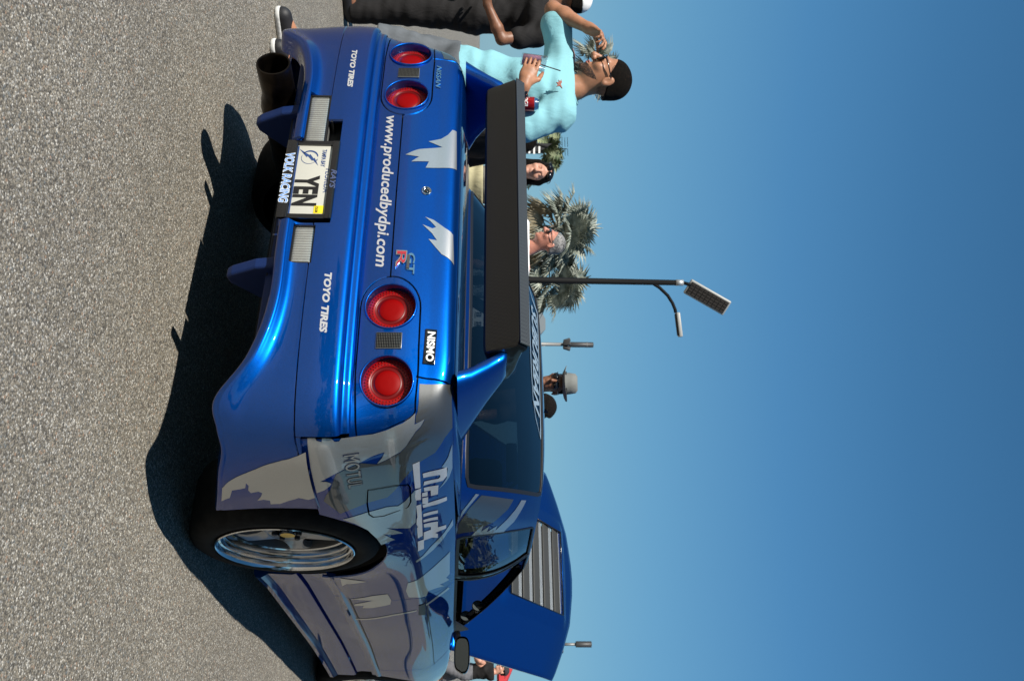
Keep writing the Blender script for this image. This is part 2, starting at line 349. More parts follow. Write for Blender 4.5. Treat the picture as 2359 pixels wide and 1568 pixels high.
# ---------------------------------------------------------------- ground
def _asphalt():
    m = mat('asphalt', (.16, .15, .135), .85); co = coords(m)
    def vor(scale, feat='F1'):
        v = N_(m, 'TexVoronoi'); v.feature = feat; v.inputs['Scale'].default_value = scale; L_(m, co, v.inputs['Vector']); return v
    v1 = vor(215); v2 = vor(105); nz = N_(m, 'TexNoise'); nz.inputs['Scale'].default_value = 1.3; nz.inputs['Detail'].default_value = 6; L_(m, co, nz.inputs['Vector'])
    sp = N_(m, 'SeparateColor'); L_(m, v1.outputs['Color'], sp.inputs[0]); rp = N_(m, 'ValToRGB'); cr_ = rp.color_ramp
    cols = [(0, (.085, .08, .072)), (.25, (.17, .155, .13)), (.5, (.25, .23, .19)), (.72, (.33, .29, .23)), (.86, (.29, .29, .28)), (.96, (.62, .60, .55))]
    while len(cr_.elements) < len(cols): cr_.elements.new(.5)
    for e, (p, c) in zip(cr_.elements, cols): e.position = p; e.color = (*c, 1)
    L_(m, sp.outputs[0], rp.inputs[0])
    # dark binder between the stones
    mr = N_(m, 'MapRange'); mr.inputs['From Min'].default_value = .38; mr.inputs['From Max'].default_value = .62; mr.inputs['To Min'].default_value = 1; mr.inputs['To Max'].default_value = .55; L_(m, v1.outputs['Distance'], mr.inputs['Value'])
    mu = N_(m, 'Mix'); mu.data_type = 'RGBA'; mu.blend_type = 'MULTIPLY'; mu.inputs[0].default_value = 1; L_(m, rp.outputs[0], mu.inputs[6]); L_(m, mr.outputs[0], mu.inputs[7])
    mr2 = N_(m, 'MapRange'); mr2.inputs['From Min'].default_value = .3; mr2.inputs['From Max'].default_value = .7; mr2.inputs['To Min'].default_value = .88; mr2.inputs['To Max'].default_value = 1.06; L_(m, nz.outputs['Fac'], mr2.inputs['Value'])
    mu2 = N_(m, 'Mix'); mu2.data_type = 'RGBA'; mu2.blend_type = 'MULTIPLY'; mu2.inputs[0].default_value = 1; # scattered larger stones of other rock
    s2 = N_(m, 'SeparateColor'); L_(m, v2.outputs['Color'], s2.inputs[0]); rp2 = N_(m, 'ValToRGB'); c2 = rp2.color_ramp
    for p_, c_ in ((.3, (.30, .20, .14)), (.55, (.13, .15, .16)), (.8, (.42, .40, .36))): e_ = c2.elements.new(p_); e_.color = (*c_, 1)
    c2.elements[0].color = (.22, .20, .17, 1); c2.elements[-1].color = (.55, .53, .49, 1); c2.interpolation = 'CONSTANT'; L_(m, s2.outputs[1], rp2.inputs[0])
    th = N_(m, 'Math'); th.operation = 'GREATER_THAN'; th.inputs[1].default_value = .80; L_(m, s2.outputs[0], th.inputs[0]); th2 = N_(m, 'Math'); th2.operation = 'LESS_THAN'; th2.inputs[1].default_value = .42; L_(m, v2.outputs['Distance'], th2.inputs[0]); th3 = N_(m, 'Math'); th3.operation = 'MULTIPLY'; L_(m, th.outputs[0], th3.inputs[0]); L_(m, th2.outputs[0], th3.inputs[1])
    th4 = N_(m, 'Math'); th4.operation = 'MULTIPLY'; th4.inputs[1].default_value = .75; L_(m, th3.outputs[0], th4.inputs[0])
    mx3 = N_(m, 'Mix'); mx3.data_type = 'RGBA'; L_(m, th4.outputs[0], mx3.inputs[0]); L_(m, mu.outputs[2], mx3.inputs[6]); L_(m, rp2.outputs[0], mx3.inputs[7])
    L_(m, mx3.outputs[2], mu2.inputs[6]); L_(m, mr2.outputs[0], mu2.inputs[7])
    wm = N_(m, 'Mix'); wm.data_type = 'RGBA'; wm.blend_type = 'MULTIPLY'; wm.inputs[0].default_value = 1; wm.inputs[7].default_value = (1.0, .980, .93, 1); L_(m, mu2.outputs[2], wm.inputs[6])
    # old drips and scuffs
    n3 = N_(m, 'TexNoise'); n3.inputs['Scale'].default_value = .55; n3.inputs['Detail'].default_value = 8; n3.inputs['Roughness'].default_value = .7; L_(m, co, n3.inputs['Vector'])
    r3 = N_(m, 'MapRange'); r3.inputs['From Min'].default_value = .58; r3.inputs['From Max'].default_value = .75; r3.inputs['To Min'].default_value = 1; r3.inputs['To Max'].default_value = .78; L_(m, n3.outputs['Fac'], r3.inputs['Value'])
    w2 = N_(m, 'Mix'); w2.data_type = 'RGBA'; w2.blend_type = 'MULTIPLY'; w2.inputs[0].default_value = 1; L_(m, wm.outputs[2], w2.inputs[6]); L_(m, r3.outputs[0], w2.inputs[7])
    L_(m, w2.outputs[2], P_(m).inputs['Base Color'])
    ad = N_(m, 'Math'); ad.operation = 'ADD'; L_(m, v1.outputs['Distance'], ad.inputs[0]); L_(m, v2.outputs['Distance'], ad.inputs[1])
    b = N_(m, 'Bump'); b.invert = True; b.inputs['Strength'].default_value = .7; b.inputs['Distance'].default_value = .0018; L_(m, ad.outputs[0], b.inputs['Height']); L_(m, b.outputs[0], P_(m).inputs['Normal'])
    return m
M['asphalt'] = _asphalt()
g = mesh('ground', [(-2000, -2000, 0), (2000, -2000, 0), (2000, 2000, 0), (-2000, 2000, 0)], [(0, 1, 2, 3)], M['asphalt'], None, False); tag(g, kind='structure')
# ---------------------------------------------------------------- car surfaces (numpy only)
def cr(P, t, axis):
    """Catmull-Rom interpolation of table P along axis (0) at parameters t -> list of (index quadruple, weights)"""
    n = P.shape[axis]
    t = np.clip(t, 0, n - 1 - 1e-9)
    i = np.floor(t).astype(int); f = t - i
    w = [-.5*f + f*f - .5*f**3, 1 - 2.5*f*f + 1.5*f**3, .5*f + 2*f*f - 1.5*f**3, -.5*f*f + .5*f**3]
    return i, w

class Surf:
    """P[row][col] -> 3-D points.  u runs along columns, v along rows (both in index units)."""
    def __init__(s, P):
        P = np.asarray(P, float)
        P = np.concatenate([2*P[:1]-P[1:2], P, 2*P[-1:]-P[-2:-1]], 0)
        P = np.concatenate([2*P[:, :1]-P[:, 1:2], P, 2*P[:, -1:]-P[:, -2:-1]], 1)
        s.P = P; s.nv = P.shape[0]-2; s.nu = P.shape[1]-2
    def __call__(s, u, v):
        u = np.clip(np.asarray(u, float), 0, s.nu-1-1e-7); v = np.clip(np.asarray(v, float), 0, s.nv-1-1e-7)
        i = np.floor(u).astype(int); fu = u-i; j = np.floor(v).astype(int); fv = v-j
        def W(f): return (-.5*f+f*f-.5*f**3, 1-2.5*f*f+1.5*f**3, .5*f+2*f*f-1.5*f**3, -.5*f*f+.5*f**3)
        wu, wv = W(fu), W(fv)
        out = 0
        for a in range(4):
            r = 0
            for b in range(4):
                r = r + s.P[j+a, i+b]*wu[b][..., None]
            out = out + r*wv[a][..., None]
        return out
    def normal(s, u, v):
        e = 2e-3
        du = s(np.minimum(u+e, s.nu-1), v)-s(np.maximum(u-e, 0), v)
        dv = s(u, np.minimum(v+e, s.nv-1))-s(u, np.maximum(v-e, 0))
        n = np.cross(du, dv); n /= np.maximum(np.linalg.norm(n, axis=-1, keepdims=True), 1e-12)
        return n*s.sgn
    sgn = 1
    def grid(s):
        if not hasattr(s, 'g'):
            U, V = np.meshgrid(np.linspace(0, s.nu-1, 40*(s.nu-1)+1), np.linspace(0, s.nv-1, 16*(s.nv-1)+1))
            s.gu, s.gv = U.ravel(), V.ravel(); s.g = s(s.gu, s.gv)
        return s.g
    def inv(s, pts, axes, lim=None):
        """(u,v) for points given by two coordinates, axes e.g. (1,2) = (y,z); lim(u,v,P)-> mask of allowed samples"""
        g = s.grid(); m = np.ones(len(g), bool) if lim is None else lim(s.gu, s.gv, g)
        gg = g[m][:, axes]; gu = s.gu[m]; gv = s.gv[m]
        res = []
        for p in np.asarray(pts, float):
            k = np.argmin(((gg-p)**2).sum(1)); u, v = gu[k], gv[k]
            for _ in range(6):
                q = s(np.array([u]), np.array([v]))[0][list(axes)]; e = 1e-3
                a = (s(np.array([u+e]), np.array([v]))[0][list(axes)]-s(np.array([u-e]), np.array([v]))[0][list(axes)])/(2*e)
                b = (s(np.array([u]), np.array([v+e]))[0][list(axes)]-s(np.array([u]), np.array([v-e]))[0][list(axes)])/(2*e)
                d = a[0]*b[1]-a[1]*b[0]
                if abs(d) < 1e-9: break
                r = p-q
                u2 = u+np.clip((r[0]*b[1]-r[1]*b[0])/d, -.3, .3); v2 = v+np.clip((a[0]*r[1]-a[1]*r[0])/d, -.3, .3)
                u, v = np.clip(u2, 0, s.nu-1), np.clip(v2, 0, s.nv-1)
            res.append((u, v))
        return np.array(res)

# body side: columns = stations from the rear centre round to the nose; each has 10 rows bottom -> belt
ZR = [.30, .40, .50, .58, .66, .74, .785, .85, .90, .93]
def body_table():
    cols = []
    def rear(x, y, ys=0, zt=.935):
        # rear face column at lateral x, reference y of the panel; ys extra forward slope of the top rows
        z = [.30, .40, .50, .58, .655, .74, .79, .855, .91, zt]
        o = [.05, .03, .02, .01, .0, -.006, -.004, .006, .016, .045]
        return [(x*(1-.012*(k >= 8)*(k-7)), y+o[k]+ys*(k >= 8), z[k]) for k in range(10)]
    cols.append(rear(0, -.909)); cols.append(rear(.22, -.907)); cols.append(rear(.44, -.899)); cols.append(rear(.62, -.880, 0, .934))
    # corner columns: (x,y) per row
    def col(xs, ys, zs=ZR): return list(zip(xs, ys, zs))
    cols.append(col([.74, .755, .765, .762, .742, .73, .73, .722, .705, .675], [-.83, -.86, -.88, -.878, -.864, -.857, -.853, -.842, -.83, -.80]))
    cols.append(col([.81, .82, .828, .828, .815, .80, .795, .775, .75, .715], [-.79, -.81, -.832, -.832, -.81, -.795, -.79, -.772, -.755, -.73]))
    cols.append(col([.85, .86, .864, .862, .846, .828, .82, .788, .762, .730], [-.70]*4+[-.685, -.67, -.67, -.66, -.65, -.645]))
    def side(y, x, zs=ZR): return list(zip(x, [y]*10, zs))
    cols.append(side(-.52, [.862, .874, .880, .876, .860, .842, .830, .795, .768, .738]))
    cols.append(side(-.34, [.87, .882, .888, .886, .872, .850, .836, .800, .771, .743]))
    cols.append(side(-.14, [.875, .885, .892, .892, .884, .858, .839, .801, .772, .745]))
    cols.append(side(.06, [.875, .885, .892, .892, .884, .858, .840, .802, .773, .747]))
    cols.append(side(.26, [.87, .88, .886, .884, .870, .852, .840, .803, .775, .75], [.30, .40, .50, .58, .66, .74, .785, .85, .90, .928]))
    cols.append(side(.46, [.84, .86, .868, .866, .859, .849, .840, .804, .778, .754], [.30, .40, .50, .58, .66, .74, .785, .85, .898, .924]))
    cols.append(side(.80, [.825, .845, .858, .861, .857, .849, .841, .806, .782, .762], [.30, .40, .50, .58, .66, .74, .785, .85, .895, .918]))
    cols.append(side(1.30, [.825, .845, .858, .861, .857, .849, .841, .810, .788, .770], [.30, .40, .50, .58, .66, .74, .783, .845, .885, .908]))
    cols.append(side(1.80, [.825, .845, .858, .860, .856, .848, .840, .812, .792, .775], [.30, .40, .50, .58, .66, .735, .78, .84, .878, .899]))
    cols.append(side(2.20, [.84, .86, .87, .87, .862, .850, .840, .812, .790, .76], [.30, .40, .50, .58, .66, .73, .772, .832, .866, .882]))
    cols.append(side(2.60, [.865, .878, .884, .884, .876, .855, .838, .808, .785, .75], [.30, .40, .50, .58, .65, .72, .762, .815, .848, .862]))
    cols.append(side(3.00, [.85, .862, .868, .866, .855, .838, .822, .79, .765, .73], [.30, .39, .48, .56, .63, .69, .73, .78, .812, .826]))
    cols.append(list(zip([.76, .77, .775, .775, .77, .76, .75, .73, .71, .68], [3.30]*10, [.28, .37, .46, .54, .60, .65, .69, .735, .76, .772])))
    cols.append(list(zip([.45]*10, [3.44]*10, [.26, .35, .44, .52, .58, .63, .665, .70, .72, .735])))
    cols.append(list(zip([0]*10, [3.50]*10, [.26, .35, .44, .52, .58, .63, .665, .70, .72, .735])))
    T = np.array(cols)
    T[..., 1] = np.where(T[..., 1] > 2.1, 2.1+(T[..., 1]-2.1)*1.22, T[..., 1])
    return T.transpose(1, 0, 2)
BODY = Surf(body_table()); BODY.sgn = 1

# bumper: columns along the plan curve, rows from the ledge under the tail panel down to the lower return
BP = [(0, -.966), (.24, -.963), (.46, -.952), (.62, -.934), (.74, -.906), (.82, -.862), (.862, -.79), (.880, -.69), (.888, -.57), (.890, -.45)]
BE = [.432, .432, .432, .392, .312, .318, .322, .295, .265, .232]     # height of the lower edge at each column
BR = [(.655, -.060), (.652, -.034), (.646, -.026), (.630, -.022), (.623, -.009), (.613, -.002), (.595, 0), (.55, .001), (.505, -.001)]
def bumper_table():
    P = np.array(BP); n = len(P); rows = []
    T = np.gradient(P, axis=0); T[0] = (1, 0); N = np.stack([T[:, 1], -T[:, 0]], 1); N /= np.linalg.norm(N, axis=1)[:, None]
    N[0] = (0, -1)
    fade = np.array([1, 1, 1, 1, 1, .95, .8, .55, .45, .45])   # the ledge gets shallower round the side
    for z, o in BR:
        rows.append([(P[k, 0]+N[k, 0]*o*fade[k], P[k, 1]+N[k, 1]*o*fade[k], z) for k in range(n)])
    tk = np.array([0, 0, 0, .004, .018, .026, .022, .010, .002, 0])
    for f, o in ((.18, -.002), (.50, -.002), (.72, .002), (.90, .014), (1, .020)):
        q = np.array([1, 1, 1, 1, .8, .5, .35, .3, .3, .3]) if o > 0 else np.ones(n)
        rows.append([(P[k, 0]+N[k, 0]*(o*q[k]-tk[k]*f*f), P[k, 1]+N[k, 1]*(o*q[k]-tk[k]*f*f), .505+(BE[k]-.505)*f) for k in range(n)])
    lip = np.array([1, 1, 1, 1, .8, .5, .35, .3, .3, .3])
    for dz, o in ((-.012, .018), (-.030, .002), (-.040, -.06)):
        rows.append([(P[k, 0]+N[k, 0]*(o*(lip[k] if o > 0 else 1)-tk[k]), P[k, 1]+N[k, 1]*(o*(lip[k] if o > 0 else 1)-tk[k]), BE[k]+dz) for k in range(n)])
    return np.array(rows)
BUMP = Surf(bumper_table()); BUMP.sgn = -1

# greenhouse: columns round the car, rows belt -> roof edge
def green_table():
    lo = [(0, -.245, .956), (.30, -.235, .956), (.54, -.20, .955), (.692, -.13, .953), (.732, .06, .947), (.742, .34, .928), (.758, .80, .918), (.768, 1.30, .908), (.772, 1.70, .901), (.745, 1.93, .905), (.60, 2.10, .915), (.30, 2.20, .925), (0, 2.23, .93)]
    hi = [(0, .44, 1.302), (.25, .44, 1.300), (.42, .45, 1.294), (.515, .475, 1.285), (.565, .55, 1.276), (.583, .66, 1.272), (.592, .85, 1.270), (.588, 1.05, 1.268), (.575, 1.24, 1.264), (.535, 1.36, 1.266), (.42, 1.43, 1.274), (.22, 1.47, 1.282), (0, 1.48, 1.284)]
    lo, hi = np.array(lo), np.array(hi); rows = []
    for f in (0, .15, .35, .55, .75, .9, 1.0):
        q = lo+(hi-lo)*f
        b = .030*4*f*(1-f)                     # outward bow of the glass
        nrm = lo-hi; nrm[:, 2] = 0; nrm /= np.linalg.norm(nrm, axis=1)[:, None]
        q = q+nrm*b*np.array([.55, .55, .6, .8, 1, 1, 1, 1, 1, .9, .7, .6, .6])[:, None]; q[:, 2] += b*.55
        rows.append(q)
    return np.array(rows)
GREEN = Surf(green_table()); GREEN.sgn = 1
def roof_table():
    g = np.array(green_table())[-1]            # roof edge loop, half, rear centre -> front centre
    rows = []
    for f in (0, .06, .2, .45, .75, 1):
        r = []
        for k in range(len(g)):
            c = np.array([0, .96+(g[k, 1]-.96)*.55, 1.335-.02*abs((g[k, 1]-.96)/.52)**2*.6])
            q = g[k]+(c-g[k])*f; top = c[2]
            q[2] = g[k, 2]+(top-g[k, 2])*(1-(1-f)**2.2)
            r.append(q)
        rows.append(r)
    return np.array(rows)
ROOF = Surf(roof_table()); ROOF.sgn = 1
# trunk lid + quarter tops: from the belt edge of the body (columns 0..7) to the window base
def deck_table():
    b = body_table()[-1][:9]
    lo = np.array(green_table())[0]
    tgt = [(0, -.225, .960), (.22, -.220, .960), (.42, -.20, .960), (.585, -.165, .959), (.655, -.135, .958), (.69, -.11, .956), (.708, -.06, .953), (.722, .0, .950), (.732, .08, .947)]
    rows = []
    for f in (0, .035, .12, .35, .65, 1):
        r = []
        for k in range(9):
            p, q = np.array(b[k]), np.array(tgt[k]); s = p+(q-p)*f
            s[2] = p[2]+(q[2]-p[2])*f+.012*math.sin(math.pi*min(1, f**.6))*(1 if k < 7 else .3)
            r.append(s)
        rows.append(r)
    return np.array(rows)
DECK = Surf(deck_table()); DECK.sgn = 1
DECALS = {'bump_silver':[[(5.75,7.39),(5.93,7.93),(6.17,9.17),(6.37,9.72),(6.67,10.5),(6.89,11.23),(7.15,12.17),(7.61,14.14),(8.35,14.1),(8.14,12.51),(7.73,12.3),(7.68,11.61),(7.63,11.26),(7.38,11.2),(7.53,11.03),(7.76,11.08),(7.92,10.92),(7.85,10.46),(7.94,10.26),(8.14,10.34),(8.42,10.57),(8.36,10.22),(8.44,9.95),(8.69,9.94),(8.66,9.6),(8.43,9.28),(8.23,8.8),(8.33,8.14),(8.18,7.64)]],
'silver':[[(4.93,2.46),(4.92,2.73),(5.01,2.77),(5.06,2.94),(4.93,2.97),(4.94,3.26),(5.05,3.37),(5.04,3.51),(4.94,3.59),(4.89,4.14),(4.87,4.62),(4.75,5.27),(4.55,6.14),(4.39,6.46),(4.23,6.67),(4.62,6.63),(4.46,7.08),(4.73,6.87),(4.89,6.66),(5.18,6.43),(5.41,6.24),(5.59,5.96),(5.71,5.42),(5.95,4.64),(5.72,4.87),(5.53,4.99),(5.56,4.81),(5.65,4.48),(5.81,4.14),(5.99,3.58),(6.12,3.23),(6.38,2.58),(6.4,2.83),(6.47,2.97),(6.55,2.9),(6.69,2.65),(6.79,2.32),(5.99,2.37)],[(7.97,2.98),(7.84,3.94),(7.81,4.68),(7.89,5.26),(7.74,5.89),(7.47,6.43),(7.96,6.41),(8.9,6.22),(9.03,5.88),(8.83,4.97),(8.65,4.51),(9.15,5.26),(9.04,4.72),(8.88,4.36),(9.33,4.77),(9.33,4.49),(9.38,4.21),(8.98,4.09),(8.56,3.83),(8.23,3.42)],[(9.83,8.66),(10.16,8.69),(10.31,8.01),(10.57,7.58),(10.88,6.88),(11.03,6.33),(11.11,5.9),(10.99,5.86),(10.87,6.35),(10.61,6.79),(10.36,7.44),(10.07,8.04)],[(5.43,9.0),(6.36,8.94),(6.81,8.46),(7.05,7.87),(7.29,8.36),(7.67,8.2),(7.94,7.6),(7.88,7.87),(7.72,8.48),(7.48,8.86)],[(11.57,8.19),(11.98,6.8),(12.19,5.84),(12.31,4.87),(12.65,4.67),(12.94,4.75),(13.02,6.2),(12.87,6.35),(13.01,7.45),(12.87,7.09),(12.87,7.98),(12.72,7.67),(12.65,8.06)],[(12.97,1.71),(12.77,2.91),(12.72,3.71),(12.99,3.81),(13.16,3.69),(13.28,2.59),(13.3,2.08),(13.2,2.19),(13.25,1.67),(13.17,1.78),(12.98,2.81)],[(13.31,6.08),(13.13,7.85),(13.2,8.03),(13.33,6.54),(13.37,6.1)],[(13.76,1.44),(13.54,3.56),(13.45,5.07),(13.49,5.05),(13.59,3.54),(13.8,1.42)],[(11.76,1.74),(11.89,2.35),(12.03,2.88),(12.1,2.42),(12.17,1.85),(12.32,1.62)],[(0.46,6.64),(0.5,7.07),(0.62,7.64),(0.71,8.28),(1.21,8.49),(1.08,7.53),(0.84,6.85),(0.85,7.27),(0.74,7.02),(0.6,6.54),(0.65,7.01),(0.62,7.2),(0.53,6.92)]],
'gunmetal':[[(3.38,6.77),(3.91,6.8),(4.18,6.77),(4.32,6.7),(4.58,6.67),(4.47,7.11),(4.77,6.87),(4.93,6.66),(5.22,6.43),(5.45,6.23),(5.63,5.96),(5.74,5.42),(5.98,4.63),(5.86,4.13),(6.03,3.57),(6.16,3.22),(6.48,3.0),(6.71,2.85),(6.9,2.63),(7.12,2.47),(7.71,2.96),(7.59,3.41),(7.45,4.07),(7.41,4.8),(6.89,5.79),(6.61,6.29),(6.34,6.78),(6.18,7.53),(5.61,8.23),(5.42,9.0),(4.67,9.0),(3.74,8.92),(3.46,8.79)]],
'letter':[[(6.29,6.43),(6.29,6.72),(7.44,6.65),(7.48,6.62),(7.41,6.41)],[(7.49,6.42),(7.52,6.66),(8.0,6.59),(7.92,6.37),(7.73,6.35)],[(8.16,6.36),(8.2,6.58),(8.96,6.53),(9.74,6.46),(9.74,6.21),(9.19,6.25),(9.17,6.3),(9.0,6.25),(8.77,6.29),(8.69,6.34)],[(9.91,6.18),(9.97,6.49),(10.48,6.43),(10.46,6.11)],[(7.56,6.78),(7.76,7.58),(8.15,7.5),(8.07,7.09),(7.82,7.11),(7.73,6.79)],[(7.75,6.68),(7.8,6.94),(7.99,6.92),(7.91,6.66)],[(7.97,6.67),(8.05,6.94),(8.34,6.9),(8.23,6.64)],[(8.28,6.64),(8.49,8.11),(8.66,8.12),(8.58,7.35),(8.42,6.65)],[(8.69,6.62),(8.88,7.42),(9.02,7.4),(8.83,6.61)],[(8.97,6.59),(9.19,7.38),(9.34,7.37),(9.1,6.58)],[(9.19,6.58),(9.44,7.36),(9.85,7.31),(9.72,6.89),(9.52,6.91),(9.36,6.58)],[(9.6,6.53),(9.85,7.92),(10.03,7.9),(9.96,7.12),(10.1,7.29),(10.3,7.25),(10.12,6.9),(10.03,6.48)]],
'letter_d':[[(6.93,6.8),(7.2,8.26),(7.58,8.24),(7.67,7.89),(7.46,6.78),(7.31,6.83),(7.48,7.61),(7.45,7.74),(7.35,7.73),(7.13,6.81)]],
'g_silver':[[(3.14,0.89),(3.15,1.08),(3.69,0.42),(4.11,0.0),(4.23,0.0),(4.14,0.0),(3.82,0.09)],[(3.17,3.57),(3.15,3.94),(3.71,3.64),(4.29,3.31),(4.84,2.78),(4.83,0.99),(4.38,1.52),(4.68,1.49),(4.47,1.85),(4.73,1.8),(4.45,2.32),(4.7,2.27),(4.11,2.85),(3.65,3.25)]],
'g_gunmetal':[[(3.17,1.22),(3.19,3.05),(3.67,2.75),(4.26,2.05),(4.66,1.18),(4.73,0.04),(4.29,0.0),(3.69,0.57)]],
'silver_left':[[(1.3,7.91),(1.31,8.29),(0.54,8.46),(0.45,6.54),(0.58,6.68),(0.54,5.77),(0.65,6.2),(0.67,5.32),(0.8,6.18),(0.9,7.36),(0.98,6.6),(1.07,7.26),(1.17,7.62)]],
'fuel':[[(6.95,4.17),(6.99,5.43),(7.11,6.13),(7.27,6.21),(7.88,6.14),(8.06,5.95),(8.14,4.54),(8.08,4.15),(7.93,4.02),(7.49,4.04)]],
'handle':[[(13.3,5.33),(13.26,6.02),(13.66,5.9),(13.63,5.14)]],
'door_rear':[[(12.96,1.63),(12.97,3.19),(13.01,3.86),(13.02,4.73),(13.05,6.11),(13.06,6.31),(13.11,7.09),(13.07,8.1)]],
'door_front':[[(16.34,1.13),(16.38,2.87),(16.41,4.23),(16.51,4.95),(16.37,6.17),(16.04,7.48)]]}
# ================================================================ the car
car = empty('sports_car', (0, 0, 0), label='blue and silver two door sports car with raised bonnet and carbon rear wing', cat='car')
def vinv(S, a, b, axes, u0, v0, n=25):
    """vectorised inverse of a surface by Newton steps"""
    u = np.array(u0, float)*np.ones(len(a)); v = np.array(v0, float)*np.ones(len(a)); e = 1e-3; ax = list(axes)
    for _ in range(n):
        q = S(u, v)[:, ax]; du = (S(u+e, v)-S(u-e, v))[:, ax]/(2*e); dv = (S(u, v+e)-S(u, v-e))[:, ax]/(2*e)
        det = du[:, 0]*dv[:, 1]-du[:, 1]*dv[:, 0]; det = np.where(abs(det) < 1e-6, 1e-6, det); rx = a-q[:, 0]; ry = b-q[:, 1]
        u = np.clip(u+np.clip((rx*dv[:, 1]-ry*dv[:, 0])/det, -.4, .4), 0.002, S.nu-1.002); v = np.clip(v+np.clip((du[:, 0]*ry-du[:, 1]*rx)/det, -.4, .4), 0.002, S.nv-1.002)
    return u, v
def rear_uv(S, x, z, v0): return vinv(S, np.abs(x), z, (0, 2), np.clip(np.abs(x)/.21, .01, 3.6), v0)
def rear_map(S, V, x0, z0, v0, off, rot=0):
    """flat lettering (x right, y up) laid on the rear face"""
    c, s = math.cos(rot), math.sin(rot)
    x = x0+V[:, 0]*c-V[:, 1]*s; z = z0+V[:, 0]*s+V[:, 1]*c
    u, v = rear_uv(S, x, z, v0); P = S(u, v)+S.normal(u, v)*off; P[:, 0] *= np.sign(x)
    return P
def circ(cx, cz, r, n=40, sx=1.0): return np.array([(cx+r*sx*math.cos(2*math.pi*i/n), cz+r*math.sin(2*math.pi*i/n)) for i in range(n)])
def both(name, S, reg, m, parent=car, off=0, depth=.012, names=None, sides=(0, 1)):
    out = []
    for k in sides:
        V, Fc, N = surf_mesh(S, reg[0], reg[1], off, depth, bool(k)); out.append(mesh(name, V, Fc, m, parent, True, N))
    return out
# ---- outlines on the body shell, all in (u, v)
LAMPS = [(.664, .747), (.432, .746)]; RL = .0745
lamp_uv = []
for cx, cz in LAMPS:
    c = circ(cx, cz, RL); lamp_uv.append(np.stack(rear_uv(BODY, c[:, 0], c[:, 1], 5.1), 1))
arc = [(.432+.101*math.cos(a), .745+.0875*math.sin(a)) for a in np.linspace(math.pi/2, 1.5*math.pi, 17)]
pod_xz = [(.56, .8325), (.49, .8325)]+arc+[(.49, .6575), (.56, .6575)]
au, av = rear_uv(BODY, np.array([p[0] for p in pod_xz]), np.array([p[1] for p in pod_xz]), 5.1)
pod = list(zip(au.tolist(), av.tolist()))
top_line = [(4.17, 6.67), (3.9, 6.66), (3.6, 6.665), (3.3, 6.67), (3.0, 6.665)]
bot_line = [(3.2, 4.02), (3.8, 4.04), (4.4, 4.06), (4.94, 4.10)]
end_line = [(4.94, 4.10), (4.86, 4.7), (4.72, 5.27), (4.58, 5.9), (4.45, 6.35), (4.30, 6.6), (4.17, 6.67)]
pod_gap = end_line+top_line[1:]+pod+bot_line[:-1]
gz = np.linspace(0.0, .335, 8); gu, gv = rear_uv(BODY, gz, np.full(8, .7375)+.004*gz, 5.0); gu[0] = 0
groove = list(zip(gu.tolist(), gv.tolist()))
trunk_side = [(3.20, 6.60), (3.23, 6.9), (3.27, 7.45), (3.38, 8.2), (3.52, 8.9), (3.56, 9.0)]
belt_gap = [(3.56, 8.97), (4.5, 8.97), (6, 8.97), (8, 8.97)]
# wheel arch openings
def arch_uv(yc, zc, rx, rz, u0):
    a = np.linspace(0, 2*math.pi, 49)[:-1]; y = yc+rx*np.cos(a); z = zc+rz*np.sin(a)
    u, v = vinv(BODY, y, np.maximum(z, .305), (1, 2), np.clip(u0+(y-yc)*5, 0, BODY.nu-1), np.interp(z, ZR, range(10)))
    v = np.where(z < .31, -.3, v); return np.stack([u, v], 1)
ARCH_R = arch_uv(-.01, .325, .440, .368, 9.6); ARCH_F = arch_uv(2.93, .32, .40, .355, 17)
door_cut = [(12.92, .2), (12.94, 1.2)]+DECALS['door_rear'][0]+[(13.08, 8.99)]
door_front = [(16.40, .2)]+DECALS['door_front'][0]+[(15.95, 8.2), (15.85, 8.99)]
us = np.concatenate([np.linspace(0, 6, 73), np.linspace(6, 13, 71)[1:], np.linspace(13, BODY.nu-1, 61)[1:]]); vs2 = np.linspace(0, 9, 64)
body_reg = panels(BODY, us, vs2,
    [(pod_gap, True), (groove, False), (trunk_side, False), (door_cut, False), (door_front, False), (DECALS['fuel'][0], True)],
    [l.tolist() for l in lamp_uv]+[ARCH_R.tolist(), ARCH_F.tolist()],
    {'tail_panel': (.5, 4.5), 'lamp_panel': (2.65, 4.2), 'boot_lid': (1.0, 7.5), 'quarter_panel': (7.5, 7), 'door': (14.5, 5), 'front_wing': (17.5, 7), 'fuel_flap': (7.5, 5)},
    gapw=.0055, drop=lambda c: ((c[:, 0] < 4.96) & (c[:, 1] < 3.92)) | ((c[:, 0] < 8.9) & (c[:, 1] < 2.12)) | (c[:, 1] < 1.0))
door_objs = both('door', BODY, body_reg['door'], M['blue'])
for nm in body_reg:
    if nm != 'door': both('lower_body' if nm.startswith('rest') else nm, BODY, body_reg[nm], M['blue'])
# dark structure just under the skin closes the gaps
inner = panels(BODY, np.linspace(0, BODY.nu-1, 90), np.linspace(1, 8.95, 24), [], [ARCH_R.tolist(), ARCH_F.tolist()]+[l.tolist() for l in lamp_uv], {'rest': (1, 6)}, drop=lambda c: ((c[:, 0] < 5.13) & (c[:, 1] < 3.92)) | ((c[:, 0] < 8.9) & (c[:, 1] < 2.45)))
both('inner_body', BODY, inner['rest'], M['dark'], off=-.0105, depth=0)
